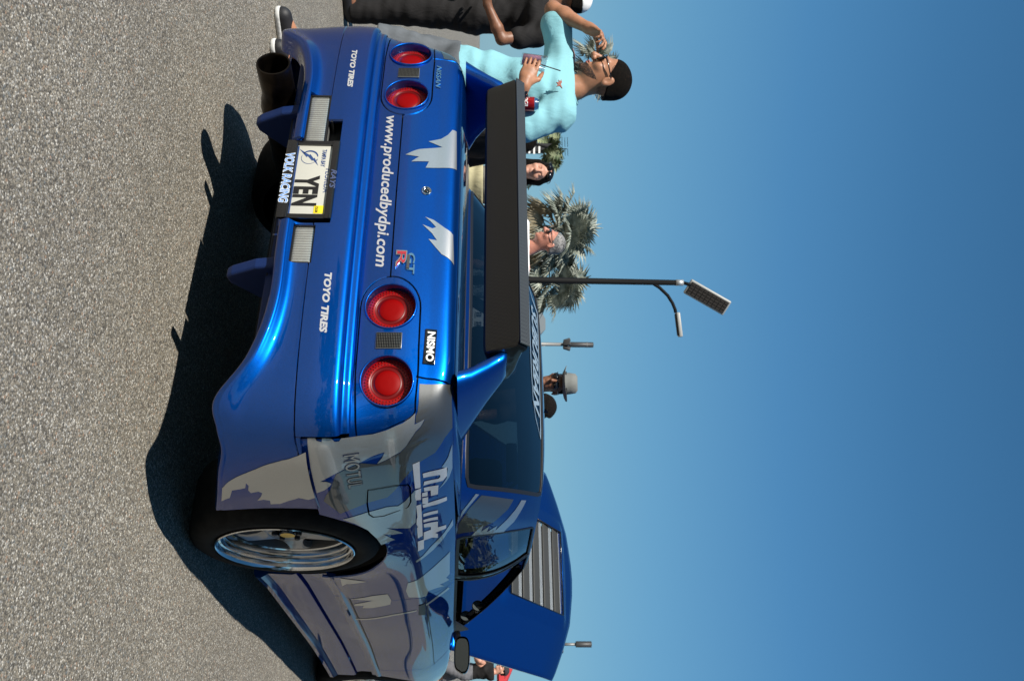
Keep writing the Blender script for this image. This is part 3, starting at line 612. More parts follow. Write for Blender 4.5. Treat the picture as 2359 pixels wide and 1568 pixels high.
# shoulder crease line along the door
# ---- bumper
bw = [(0, 6.05), (1.05, 6.05)]
def buv(x, z): return rear_uv(BUMP, np.array([x], float), np.array([z], float), 8)[0:2]
def bq(x0, x1, z0, z1, r=0):
    p = np.array([(x0, z0), (x1, z0), (x1, z1), (x0, z1)]); q = np.array(dens([tuple(a) for a in p], 5, True))
    u, v = rear_uv(BUMP, np.maximum(q[:, 0], .001), q[:, 1], 8); u = np.where(q[:, 0] < .001, -.2, u); return np.stack([u, v], 1).tolist()
def bump_half(sgn, holes):
    reg = panels(BUMP, np.linspace(0, 9, 92), np.linspace(0, BUMP.nv-1, 97),
        [([(0, 8.12), (5.17, 8.0), (7, 7.7), (9, 7.75)], False), ([(5.17, 0), (5.17, 8.0)], False)], holes,
        {'bumper_upper': (3, 6.5), 'bumper_lower': (5, 11)}, gapw=.005, drop=lambda c: (c[:, 0] > 5.17) & (c[:, 1] < 7.6))
    for nm in reg:
        V, Fc, N = surf_mesh(BUMP, reg[nm][0], reg[nm][1], 0, .02, sgn < 0); mesh(nm if not nm.startswith('rest') else 'bumper_lip', V, Fc, M['blue'], car, True, N)
def well(x1, z1):
    u, v = rear_uv(BUMP, np.array([x1, 0.]), np.array([z1, z1]), 8); return dens([(-.2, v[1]), (u[0]*.5, (v[0]+v[1])/2), (u[0], v[0]), (u[0], 30), (-.2, 30)], 4, True)
bump_half(1, [well(.178, .553), bq(.184, .322, .447, .511)])
bump_half(-1, [well(.150, .552), bq(.140, .25, .446, .553), bq(.150, .362, .440, .505)])
# plate well behind the opening, with a floor and ends
mb = MB(); mb.box((-.03, -.895, .47), (.72, .01, .20)); mb.box((-.31, -.925, .515), (.13, .06, .006)); mb.build('plate_well', M['dark'], car, False)
MB().box((-.03, -.915, .405), (.40, .05, .03), None, .006).build('plate_mount', M['blue'], car)
# reversing lamps
for x0, x1, z0, z1, y in ((.184, .320, .447, .510, -.950), (-.360, -.154, .437, .503, -.950)):
    mb = MB(); mb.box(((x0+x1)/2, y+.022, (z0+z1)/2), (x1-x0, .05, z1-z0), None, .008); o = mb.build('reversing_lamp', M['lamp_white'], car)
    g = MB(); n = int((x1-x0)/.0045)
    for i in range(n): g.box((x0+.006+(x1-x0-.012)*i/(n-1), y-.0035, (z0+z1)/2), (.0022, .002, z1-z0-.014))
    g.build('lens_rib', M['clear'], o, False)
    fr = MB()
    for dx, dz, w, h in ((0, (z1-z0)/2, x1-x0, .005), (0, -(z1-z0)/2, x1-x0, .005), ((x1-x0)/2, 0, .005, z1-z0+.005), (-(x1-x0)/2, 0, .005, z1-z0+.005)):
        fr.box(((x0+x1)/2+dx, y-.001, (z0+z1)/2+dz), (w, .012, h))
    fr.build('lamp_frame', M['black'], o, False)
# ---- licence plate
PY = -.968; pc = (.010, .463)
plate = MB().box((pc[0], PY+.006, pc[1]+.010), (.300, .004, .146), None, .0018).build('licence_plate', M['plate'], car)
fr = MB(); W2, H2 = .312, .166
fr.box((pc[0], PY, pc[1]+.010+H2/2-.012), (W2, .012, .024), None, .003); fr.box((pc[0], PY, pc[1]+.010-H2/2+.017), (W2, .012, .034), None, .003)
fr.box((pc[0]-W2/2+.008, PY+.0015, pc[1]+.01), (.016, .0085, H2-.02)); fr.box((pc[0]+W2/2-.008, PY+.0015, pc[1]+.01), (.016, .0085, H2-.02))
pf = fr.build('plate_frame', M['gloss_black'], plate, True, 40)
def PM(x, z, y): return Matrix(((1, 0, 0, x), (0, 0, -1, y), (0, 1, 0, z), (0, 0, 0, 1)))
MB().box((pc[0], PY+.0035, .4235), (.272, .002, .008)).build('plate_border', M['plate_blue'], plate, False)
text_plane('YEN', 'plate_letters', M['gloss_black'], plate, PM(.058, .463, PY+.0035), .098, .0016, squash=.62, spacing=1.05, bold=.004)
text_plane('TAMPA BAY', 'plate_text', M['plate_blue'], plate, PM(-.080, .507, PY+.0035), .0185, squash=.72, shear=.1, bold=.0006)
text_plane('FLORIDA', 'plate_state', M['plate_blue'], plate, PM(.012, .5265, PY+.0035), .024, squash=1.0, bold=.0004)
ring = MB(); RB = PM(-.080, .463, PY+.0036)
for a0, a1, w in ((1.75, 4.0, .0062), (4.3, 7.2, .0022), (.95, 1.4, .003)):
    n = 20; V = []; Fc = []
    for i in range(n+1):
        a = a0+(a1-a0)*i/n
        for r in (.0245, .0245+w*math.sin(math.pi*(.15+.7*i/n))): V.append(RB @ Vector((r*math.cos(a), r*math.sin(a), 0)))
    for i in range(n): Fc.append((2*i, 2*i+1, 2*i+3, 2*i+2))
    ring.add(V, Fc)
bolt = [(.033, .031), (.010, .012), (.014, .010), (-.006, -.006), (-.001, -.009), (-.036, -.036), (-.011, -.001), (-.015, .001), (.004, .014), (-.0005, .016)]
k = len(ring.v); ring.add([RB @ Vector((p[0], p[1], 0)) for p in bolt], [tuple(range(len(bolt)))])
ring.build('plate_emblem', M['plate_blue'], plate, False, fix=False)
st = MB().box((.128, PY+.0035, .513), (.031, .0016, .030), None, .0005).build('registration_sticker', M['yellow'], plate)
text_plane('12-24', 'sticker_text', M['black'], plate, PM(.128, .507, PY+.0022), .011, squash=.9, bold=.0005)
M['frame_blue'] = mat('frame_print_blue', (.10, .26, .62), .35); M['frame_white'] = mat('frame_print_white', (.62, .66, .70), .35)
text_plane('VOLK RACING', 'frame_text_edge', M['frame_white'], plate, PM(.010, .4035, PY-.0064), .037, squash=.82, bold=.0022, shear=.12)
text_plane('VOLK RACING', 'frame_text', M['frame_blue'], plate, PM(.010, .4035, PY-.0068), .037, squash=.82, bold=.0002, shear=.12)
text_plane('RAYS', 'frame_maker_text', mat('frame_print_dim', (.06, .08, .16), .4), plate, PM(.010, .5465, PY-.0066), .024, squash=1.3, bold=.0006, shear=.3)
# ---- diffuser, fins, exhaust
mb = MB(); mb.box((0, -.62, .40), (1.50, .50, .01)); mb.box((0, -.24, .29), (1.50, .01, .24))
mb.build('diffuser_tray', M['dark'], car, False)
MB().box((0, -.80, .382), (1.22, .20, .03), None, .008).build('diffuser_panel', M['navy'], car)
fin_m = MB()
for x in (-.325, .30):
    prof = [(-.935, .402), (-.925, .34), (-.888, .262), (-.872, .242), (-.84, .248), (-.76, .32), (-.73, .402)]
    f_ = MB(); f_.prism([(p[0], p[1]) for p in prof], -.019, .019, Matrix(((0, 0, 1, x), (1, 0, 0, 0), (0, 1, 0, 0), (0, 0, 0, 1))))
    o = f_.build('diffuser_fin', M['navy'], car, False); bv = o.modifiers.new('b', 'BEVEL'); bv.width = .009; bv.segments = 3; bv.limit_method = 'ANGLE'
ex = empty('exhaust'); ex.parent = car
ax = Vector((.05, 1, -.02)).normalized(); eo = Vector((-.452, -1.005, .309)); FM = frame(eo, (1, 0, 0), ax)
MB().lathe([(.045, .30), (.0475, .02), (.048, .002), (.0505, -.002), (.0555, -.002), (.0575, .004), (.0565, .10), (.056, .12), (.064, .14), (.070, .17), (.070, .50), (.04, .55)], FM, 40).build('exhaust_pipe', M['steel'], ex, True, 50)
MB().lathe([(.046, .10), (0.001, .101)], FM, 40).build('exhaust_bore', M['soot'], ex)
# ---- tail lamps
for i, (cx, cz) in enumerate(LAMPS):
    u, v = rear_uv(BODY, np.array([cx]), np.array([cz]), 5.1); c = BODY(u, v)[0]; nn = BODY.normal(u, v)[0]
    for sg in (1, -1):
        cc = Vector((c[0]*sg, c[1], c[2])); n2 = Vector((nn[0]*sg, nn[1], nn[2])); F_ = frame(cc, (1, 0, 0), n2)
        lamp = MB().lathe([(.0775, -.004), (.0765, .0012), (.0745, .0035), (.0725, .0022), (.0712, -.002), (.0705, -.036)], F_, 56).build('tail_lamp', M['blue'], car)
        MB().lathe([(.0705, -.030), (.066, -.028), (.058, -.0265), (.050, -.026), (.0495, -.027)], F_, 56).build('lamp_outer_lens', M['red'], lamp)
        MB().lathe([(.0495, -.027), (.0485, -.029), (.037, -.029), (.0362, -.027)], F_, 56).build('lamp_ring', M['red_dark'], lamp)
        MB().lathe([(.0362, -.027), (.034, -.0255), (.018, -.0235), (.0005, -.023)], F_, 56).build('lamp_inner_lens', M['red_in'], lamp)
        d = MB()
        for r, n in ((.0635, 44), (.0555, 38)):
            for k in range(n):
                a = 2*math.pi*k/n; q = F_ @ Vector((r*math.cos(a), r*math.sin(a), -.0268)); d.lathe([(.0026, -.001), (.0022, .0012), (.0004, .0018)], Matrix.Translation(q) @ F_.to_3x3().to_4x4(), 7)
        tag(d.build('lamp_bead', M['red_dark'], lamp), kind='stuff')
# smoked reflectors between the lamps
u, v = rear_uv(BODY, np.array([.545]), np.array([.747]), 5.1); c = BODY(u, v)[0]; nn = BODY.normal(u, v)[0]
for sg in (1, -1):
    F_ = frame((c[0]*sg, c[1], c[2]), (1, 0, 0), (nn[0]*sg, nn[1], nn[2])); r3 = F_.to_3x3(); o0 = Vector((c[0]*sg, c[1], c[2]))
    o = MB().box(o0, (.051, .075, .008), r3, .002).build('reflector', M['reflector'], car); g = MB()
    for k in range(15): g.box(o0+r3 @ Vector((0, -.034+.068*k/14, .0042)), (.047, .0022, .0012), r3)
    for k in range(10): g.box(o0+r3 @ Vector((-.022+.044*k/9, 0, .0042)), (.0018, .071, .0012), r3)
    g.build('reflector_rib', M['gloss_black'], o, False)
# ---- lettering and badges on the rear
def rear_text(txt, name, S, x0, x1, z0, z1, hgt, m, v0, parent=car, off=.0012, **kw):
    V, Fc = glyphs(txt, 1, **kw); w = np.ptp(V[:, 0]); h = np.ptp(V[:, 1]); V[:, 0] -= V[:, 0].min()+w/2; V[:, 1] -= V[:, 1].min()+h/2
    V = V*[(x1-x0)/w, hgt/h, 1]
    return mesh(name, rear_map(S, V, (x0+x1)/2, (z0+z1)/2, v0, off, math.atan2(z1-z0, x1-x0)), Fc, m, parent, False)
rear_text('www.producedbydpi.com', 'web_address', BODY, -.325, .297, .697, .704, .048, M['letter'], 4.7, bold=.018, shear=.22)
rear_text('TOYO TIRES', 'tyre_maker_text', BUMP, -.606, -.404, .558, .5605, .019, M['letter'], 6.8, bold=.05, shear=.2)
rear_text('TOYO TIRES', 'tyre_maker_text', BUMP, .356, .551, .565, .567, .0215, M['letter'], 6.7, bold=.05, shear=.2)
def rear_solid(txt, name, x0, x1, z, hgt, m, v0, d=.003, parent=car, off=.001, **kw):
    o = rear_text(txt, name, BODY, x0, x1, z, z, hgt, m, v0, parent, off, **kw)
    bm = bmesh.new(); bm.from_mesh(o.data); r = bmesh.ops.extrude_face_region(bm, geom=bm.faces[:])
    for q in r['geom']:
        if isinstance(q, bmesh.types.BMVert): q.co.y -= d
    bmesh.ops.recalc_face_normals(bm, faces=bm.faces); bm.to_mesh(o.data); bm.free(); return o
rear_solid('NISSAN', 'maker_badge', -.601, -.480, .851, .017, M['chrome'], 7, bold=.012, shear=.2)
gt = empty('model_badge'); gt.parent = car
rear_solid('GT', 'badge_letters', .246, .321, .797, .024, M['chrome'], 6.2, .004, gt, bold=.02)
MB().box((.279, -.9155, .789), (.05, .003, .008)).build('badge_bridge', M['rim_dark'], gt, False)
rear_solid('R', 'badge_letter_edge', .2385, .303, .768, .033, M['chrome'], 5.6, .004, gt, bold=.035)
rear_solid('R', 'badge_letter', .2425, .299, .768, .027, M['badge_red'], 5.6, .0052, gt, bold=-.002)
u, v = rear_uv(BODY, np.array([.555]), np.array([.8645]), 7.2); c = BODY(u, v)[0]; nn = BODY.normal(u, v)[0]; F_ = frame(c, (1, -.15, 0), nn)
tb = MB().box(Vector(c)+Vector(nn)*.002, (.110, .034, .004), F_.to_3x3(), .0015).build('tuner_badge', M['gloss_black'], car)
text_plane('NISMO', 'tuner_badge_text', M['white'], tb, F_ @ Matrix.Translation((0, 0, .0046)), .030, squash=1.02, bold=.0011, shear=0)
u, v = rear_uv(BODY, np.array([.0]), np.array([.832]), 6.6); c = BODY(u, v)[0]; nn = BODY.normal(u, v)[0]; F_ = frame((-.003, c[1], c[2]), (1, 0, 0), nn)
lk = MB().lathe([(.0165, 0), (.016, .004), (.0135, .0055), (.012, .003), (.0115, .001), (.008, .001)], F_, 32).build('boot_lock', M['chrome'], car)
MB().lathe([(.0115, .001), (.0085, .0008), (.008, .003), (.0005, .0034)], F_, 32).build('lock_barrel', M['gloss_black'], lk); MB().box(F_ @ Vector((0, 0, .0036)), (.0015, .0008, .006)).build('key_slot', M['chrome'], lk)
# ---- side graphics
for nm, S, m in (('gunmetal', BODY, 'gunmetal'), ('silver', BODY, 'silver'), ('bump_silver', BUMP, 'silver'), ('letter', BODY, 'letter'), ('letter_d', BODY, 'letter'), ('g_gunmetal', GREEN, 'gunmetal'), ('g_silver', GREEN, 'silver')):
    for i, poly in enumerate(DECALS[nm]):
        decal(S, poly, {'letter': 'side_lettering', 'letter_d': 'side_lettering'}.get(nm, 'flame_graphic'), M[m], car, off={'gunmetal': .0010, 'silver': .0016}.get(m, .0021), step=.012)
decal(BODY, DECALS['silver_left'][0], 'flame_graphic', M['silver'], car, off=.0016, mirror=True, step=.012)
pass
decal(BODY, [(3.30, 7.2), (4.1, 7.0), (4.6, 7.1), (4.6, 8.9), (3.62, 8.9), (3.42, 8.2), (3.31, 7.45)], 'flame_graphic', M['gunmetal'], car, off=.0012, mirror=True, step=.012)
def side_text(txt, y0, y1, z0, z1, hgt, m, name, off, v0, u0, **kw):
    V, Fc = glyphs(txt, 1, **kw); w = np.ptp(V[:, 0]); h = np.ptp(V[:, 1]); V[:, 0] -= V[:, 0].min()+w/2; V[:, 1] -= V[:, 1].min()+h/2; V = V*[(y1-y0)/w, hgt/h, 1]; rot = math.atan2(z1-z0, y1-y0); y = (y0+y1)/2+V[:, 0]*math.cos(rot)-V[:, 1]*math.sin(rot); z = (z0+z1)/2+V[:, 0]*math.sin(rot)+V[:, 1]*math.cos(rot)
    u, v = vinv(BODY, y, z, (1, 2), u0, v0); return mesh(name, BODY(u, v)+BODY.normal(u, v)*off, Fc, m, car, False)
M['motul_edge'] = mat('print_navy', (.02, .03, .06), .4); M['motul_fill'] = mat('print_grey', (.22, .23, .22), .4)
side_text('MOTUL', -.765, -.563, .648, .642, .046, M['motul_edge'], 'oil_maker_text_edge', .0024, 3.8, 5.8, bold=.022, shear=.1, spacing=1.08)
side_text('MOTUL', -.759, -.569, .648, .642, .040, M['motul_fill'], 'oil_maker_text', .0028, 3.8, 5.8, bold=0, shear=.1, spacing=1.08)
fa, fb = band(BODY, DECALS['fuel'][0], .0045, True); fn_ = len(fa); fuv = np.concatenate([fa, fb]); V_, F_c, N_s = surf_mesh(BODY, fuv, [[i, (i+1) % fn_, fn_+(i+1) % fn_, fn_+i] for i in range(fn_)], .0024); mesh('flap_gap', V_, F_c, M['black'], car, True, N_s)
# door furniture
h = DECALS['handle'][0]
dh = decal(BODY, h, 'handle', M['black'], door_objs[0], off=.003, step=.03, depth=.004)
b0, b1 = band(BODY, dens([(13.12, 6.12), (13.6, 6.12), (14.5, 6.13), (15.5, 6.15), (16.4, 6.16)], 6), .004)
decal(BODY, np.concatenate([b0, b1[::-1]]).tolist(), 'trim_line', M['black'], door_objs[0], off=.0012, step=.1)
b0, b1 = band(BODY, dens([(13.0, 1.62), (14, 1.60), (15, 1.58), (16.4, 1.5)], 6), .007)
decal(BODY, np.concatenate([b0, b1[::-1]]).tolist(), 'trim_line', M['black'], door_objs[0], off=.0012, step=.1)
# door mirrors
for sg in (1, -1):
    mm = MB(); n = 28; prof = []
    for t, s in ((0, 1.0), (.012, 1.03), (.05, .98), (.085, .80), (.11, .5), (.118, .1)):
        prof.append((t, s))
    V = []; Fc = []
    for t, s in prof:
        for i in range(n):
            a = 2*math.pi*i/n; ca, sa = math.cos(a), math.sin(a)
            x = .088*s*math.copysign(abs(ca)**.6, ca); z = .040*s*math.copysign(abs(sa)**.65, sa)
            x *= 1-.10*(sa < 0)*(ca > 0)
            V.append((sg*(.925+x), 1.655+t+.02*(x/.09), .949+z))
    for k in range(len(prof)-1):
        for i in range(n): j = (i+1) % n; Fc.append((k*n+i, k*n+j, (k+1)*n+j, (k+1)*n+i))
    Fc.append(tuple((len(prof)-1)*n+i for i in range(n))); mm.add(V, Fc); mm.tube([(sg*.80, 1.73, .915), (sg*.86, 1.71, .935)], .022, 10)
    mo = mm.build('wing_mirror', M['gloss_black'], car)
    V2 = [((p[0]-sg*.925)*.90+sg*.925, p[1]+.006, (p[2]-.949)*.86+.949) for p in V[:n]]
    mesh('mirror_glass', V2, [tuple(range(n)) if sg < 0 else tuple(reversed(range(n)))], M['mirror'], mo, False)
    MB().prism([(1.60, .905), (1.88, .898), (1.80, .98)], -.004, .004, Matrix(((0, 0, sg, sg*.765), (1, 0, 0, 0), (0, 1, 0, 0), (0, 0, 0, 1)))).build('mirror_base', M['black'], mo, False)
# ---- greenhouse
rg = [(0, .30), (1.2, .27), (2.2, .25), (2.75, .30), (2.93, .42), (2.95, .9), (2.88, 3), (2.80, 5.2), (2.70, 5.72), (2.4, 5.80), (1.2, 5.82), (0, 5.82)]
qg = [(4.92, .16), (5.90, .14), (5.95, .14), (6.18, 2.6), (6.42, 5.55), (4.85, 5.5), (4.80, 5.2), (4.86, .5)]
dg = [(6.06, .10), (7.5, .08), (8.62, .10), (8.72, .5), (8.60, 5.3), (8.3, 5.6), (6.56, 5.62), (6.3, 2.6)]
ws = [(9.25, .3), (12, .3), (12, 5.75), (9.4, 5.75), (9.2, 5.2), (9.12, 1)]
gp = np.linspace(0, 12, 145); gvv = np.linspace(0, 6, 37)
greg = panels(GREEN, gp, gvv, [], [dens(p, 5, True) for p in (rg, qg, dg, ws)], {'pillars': (4.0, 3)})
uv, fcs = greg['pillars']; cc = np.array([uv[q].mean(0) for q in fcs])
blk = (cc[:, 0] > 8.4) | ((cc[:, 0] > 6.0) & (cc[:, 1] < .14)) | ((cc[:, 0] > 5.9) & (cc[:, 0] < 6.7) & (cc[:, 1] < 5.6))
for nm, sel, m_, dp in (('rear_pillar', ~blk, M['blue'], .03), ('windscreen_pillar', blk, M['gloss_black'], .035)):
    ids = np.where(sel)[0]; vi = sorted({x for i in ids for x in fcs[i]}); mp = {x: n for n, x in enumerate(vi)}
    both(nm, GREEN, (uv[vi], [[mp[x] for x in fcs[i]] for i in ids]), m_, depth=dp)
def pane(name, poly, m, off=-.004, sides=(0, 1), parent=car):
    bm = cut2d(np.linspace(min(p[0] for p in poly)-.01, max(p[0] for p in poly)+.01, 40), np.linspace(min(p[1] for p in poly)-.01, max(p[1] for p in poly)+.01, 24), [(poly, True)])
    bm.verts.index_update(); fl = list(bm.faces); c = np.array([fa.calc_center_median()[:2] for fa in fl]); k = pip(c, poly)
    uv = np.clip(np.array([q.co[:2] for q in bm.verts]), 0, [GREEN.nu-1, GREEN.nv-1]); Fc = [[q.index for q in fa.verts] for fa, s in zip(fl, k) if s]; bm.free()
    vi = sorted({x for q in Fc for x in q}); mp = {x: n for n, x in enumerate(vi)}
    return both(name, GREEN, (uv[vi], [[mp[x] for x in q] for q in Fc]), m, parent, off, 0, sides=sides)
pane('rear_window', dens(rg, 4, True), M['rglass'], -.001); pane('quarter_window', dens(qg, 4, True), M['sglass']); pane('windscreen', dens(ws, 4, True), M['wglass'])
for poly, w in ((rg, .016), (qg, .014), (dg, .014), (ws, .02)):
    cl = dens(poly, 5, True)
    if poly is rg or poly is ws: cl = dens(poly, 5)
    a, b = band(GREEN, cl, w, poly is qg or poly is dg)
    a = np.clip(a, 0, [12, 6]); b = np.clip(b, 0, [12, 6]); n = len(a)
    uvv = np.concatenate([a, b]); nq = n if (poly is qg or poly is dg) else n-1
    Fc = [[i, (i+1) % n, n+(i+1) % n, n+i] for i in range(nq)]
    P = GREEN(uvv[:, 0], uvv[:, 1]); 
    q = np.cross(P[Fc[3][1]]-P[Fc[3][0]], P[Fc[3][2]]-P[Fc[3][0]]); nn = GREEN.normal(uvv[Fc[3][0]][:1], uvv[Fc[3][0]][1:])[0]
    if q @ nn < 0: Fc = [f[::-1] for f in Fc]
    both('window_seal', GREEN, (uvv, Fc), M['black'], off=.003, depth=.006)
both('roof', ROOF, (lambda U, V: (np.stack([U.ravel(), V.ravel()], 1), [[j*97+i, j*97+i+1, (j+1)*97+i+1, (j+1)*97+i] for j in range(20) for i in range(96)]))(*np.meshgrid(np.linspace(0, 12, 97), np.linspace(0, 5, 21))), M['blue'], depth=0)
both('headliner', ROOF, (lambda U, V: (np.stack([U.ravel(), V.ravel()], 1), [[j*25+i, j*25+i+1, (j+1)*25+i+1, (j+1)*25+i] for j in range(5) for i in range(24)]))(*np.meshgrid(np.linspace(0, 12, 25), np.linspace(0, 5, 6))), M['interior'], off=-.03, depth=0)
# deck: boot lid top and shoulder tops
dreg = panels(DECK, np.linspace(0, 8, 81), np.linspace(0, 5, 26), [([(3.52, 0), (3.50, 1), (3.46, 2), (3.40, 3), (3.2, 4), (2.9, 4.55), (2.0, 4.62), (0, 4.62)], False)], [], {'boot_lid_top': (1, 2), 'shoulder': (6, 2)}, gapw=.006)
for nm, (uv, fcs) in dreg.items(): both('boot_lid_top' if nm == 'boot_lid_top' else 'shoulder_panel', DECK, (uv, fcs), M['blue'], depth=.012)
MB().box((0, -.45, .925), (1.25, .75, .004)).build('boot_gutter', M['dark'], car, False)
# rear window banner
def glass_map(V, off):
    x, v = V[:, 0], V[:, 1]; u, v = vinv(GREEN, np.abs(x), v, (0, 2), np.clip(np.abs(x)/.24, .01, 2.5), 5); P = GREEN(u, v)+GREEN.normal(u, v)*off; P[:, 0] *= np.where(x < 0, -1, 1); return P
M['banner'] = mat('banner_print', (.20, .27, .33), .4); M['banner_fill'] = mat('banner_fill', (.09, .13, .18), .4)
bn = empty('window_banner'); bn.parent = car
bo = np.array([(-.50, 1.236), (-.44, 1.258), (-.40, 1.286), (.22, 1.286), (.27, 1.284), (.20, 1.258), (.12, 1.246), (0, 1.240), (-.2, 1.236)])
oc = bo.mean(0); inr = (bo-oc)*[.965, .86]+oc; n = len(bo)
bd = np.array(dens([tuple(p) for p in bo], 6, True)); bi = np.array(dens([tuple(p) for p in inr], 6, True)); k = len(bd)
mesh('banner_outline', glass_map(np.concatenate([bd, bi]), .002), [(i, (i+1) % k, k+(i+1) % k, k+i) for i in range(k)], M['banner'], bn, False)
V, Fc = glyphs('SUBURBAN', 1, bold=.03, shear=.45); w = np.ptp(V[:, 0]); hh = np.ptp(V[:, 1]); V = np.stack([(V[:, 0]-V[:, 0].min())/w*.56-.385, 1.249+(V[:, 1]-V[:, 1].min())/hh*.030], 1)
mesh('banner_text', glass_map(V, .0024), Fc, M['banner'], bn, False)
# washer jet / small wiper spindle at the foot of the rear window
wi = MB(); wi.tube([(.09, -.185, .965), (.11, -.13, 1.0), (.15, -.105, 1.012)], .006, 8); wi.tube([(.085, -.19, .958), (.085, -.175, .985)], .014, 14); wi.build('rear_wiper', M['gloss_black'], car)
# ---- wing
wing = empty('rear_wing'); wing.parent = car
sec = [(-.838, 1.024), (-.884, 1.112), (-.889, 1.121), (-.866, 1.151), (-.860, 1.152), (-.842, 1.138), (-.80, 1.130), (-.72, 1.118), (-.665, 1.100), (-.650, 1.086), (-.66, 1.066), (-.70, 1.046), (-.77, 1.030), (-.826, 1.018)]
wb = MB(); xs = np.concatenate([[-.545, -.541, -.530], np.linspace(-.5, .5, 11), [.530, .541, .545]]); V = []; Fc = []; n = len(sec); cy, cz_ = -.80, 1.08
for x in xs:
    s = {.545: .86, .541: .94, .530: .985}.get(round(abs(x), 3), 1)
    for p in sec: V.append((x, cy+(p[0]-cy)*s, cz_+(p[1]-cz_)*s))
for k in range(len(xs)-1):
    for i in range(n): Fc.append((k*n+i, k*n+(i+1) % n, (k+1)*n+(i+1) % n, (k+1)*n+i))
Fc += [tuple(reversed(range(n))), tuple((len(xs)-1)*n+i for i in range(n))]
wb.add(V, Fc).build('wing_blade', M['carbon'], wing, True, 32)
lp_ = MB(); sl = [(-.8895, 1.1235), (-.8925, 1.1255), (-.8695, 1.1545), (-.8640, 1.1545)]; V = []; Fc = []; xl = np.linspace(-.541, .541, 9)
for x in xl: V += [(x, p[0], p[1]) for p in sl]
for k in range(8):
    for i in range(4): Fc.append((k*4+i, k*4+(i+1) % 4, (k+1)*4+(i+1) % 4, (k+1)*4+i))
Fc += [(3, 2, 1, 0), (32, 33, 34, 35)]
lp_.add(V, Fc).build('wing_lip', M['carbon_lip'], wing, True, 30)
for sg in (1, -1):
    # swept stand: loft of three plan sections from the boot lid up to the blade
    S_ = [(.945, .640, -.862, -.40, .040), (.985, .618, -.850, -.52, .036), (1.03, .588, -.846, -.62, .032), (1.075, .560, -.845, -.70, .026), (1.088, .553, -.838, -.72, .016)]
    V = []; Fc = []; nn_ = 20
    for z, xc, y0, y1, w in S_:
        for i in range(nn_):
            a = 2*math.pi*i/nn_; ca, sa = math.cos(a), math.sin(a)
            V.append((sg*(xc+w*math.copysign(abs(ca)**.6, ca)), (y0+y1)/2+(y1-y0)/2*math.copysign(abs(sa)**.55, sa), z))
    for k in range(len(S_)-1):
        for i in range(nn_): j = (i+1) % nn_; Fc.append((k*nn_+i, k*nn_+j, (k+1)*nn_+j, (k+1)*nn_+i))
    Fc.append(tuple((len(S_)-1)*nn_+i for i in range(nn_))); MB().add(V, Fc).build('wing_stand', M['blue'], wing, True, 60)
# ---- side skirts
for sg in (1, -1):
    sec = [(.780, .135), (.842, .135), (.856, .145), (.858, .165), (.850, .180), (.842, .190), (.846, .285), (.842, .300), (.826, .306), (.822, .33), (.826, .405), (.836, .418), (.852, .424), (.856, .438), (.852, .452), (.842, .458)]
    ys = np.linspace(.40, 2.55, 18); V = []; Fc = []; n = len(sec)
    for y in ys:
        fl = .012*max(0, (.62-y)/.2)+.03*max(0, (y-1.7)/.85)**1.5
        for p in sec: V.append((sg*(p[0]+fl), y, p[1]))
    for k in range(len(ys)-1):
        for i in range(n-1): Fc.append((k*n+i, k*n+i+1, (k+1)*n+i+1, (k+1)*n+i))
    Fc.append(tuple(range(n))); MB().add(V, Fc).build('side_skirt', M['blue'], car, True, 25)
    rk = MB(); rk.box((sg*.70, 1.3, .14), (.20, 1.8, .02)); rk.build('sill_underside', M['dark'], car, False)
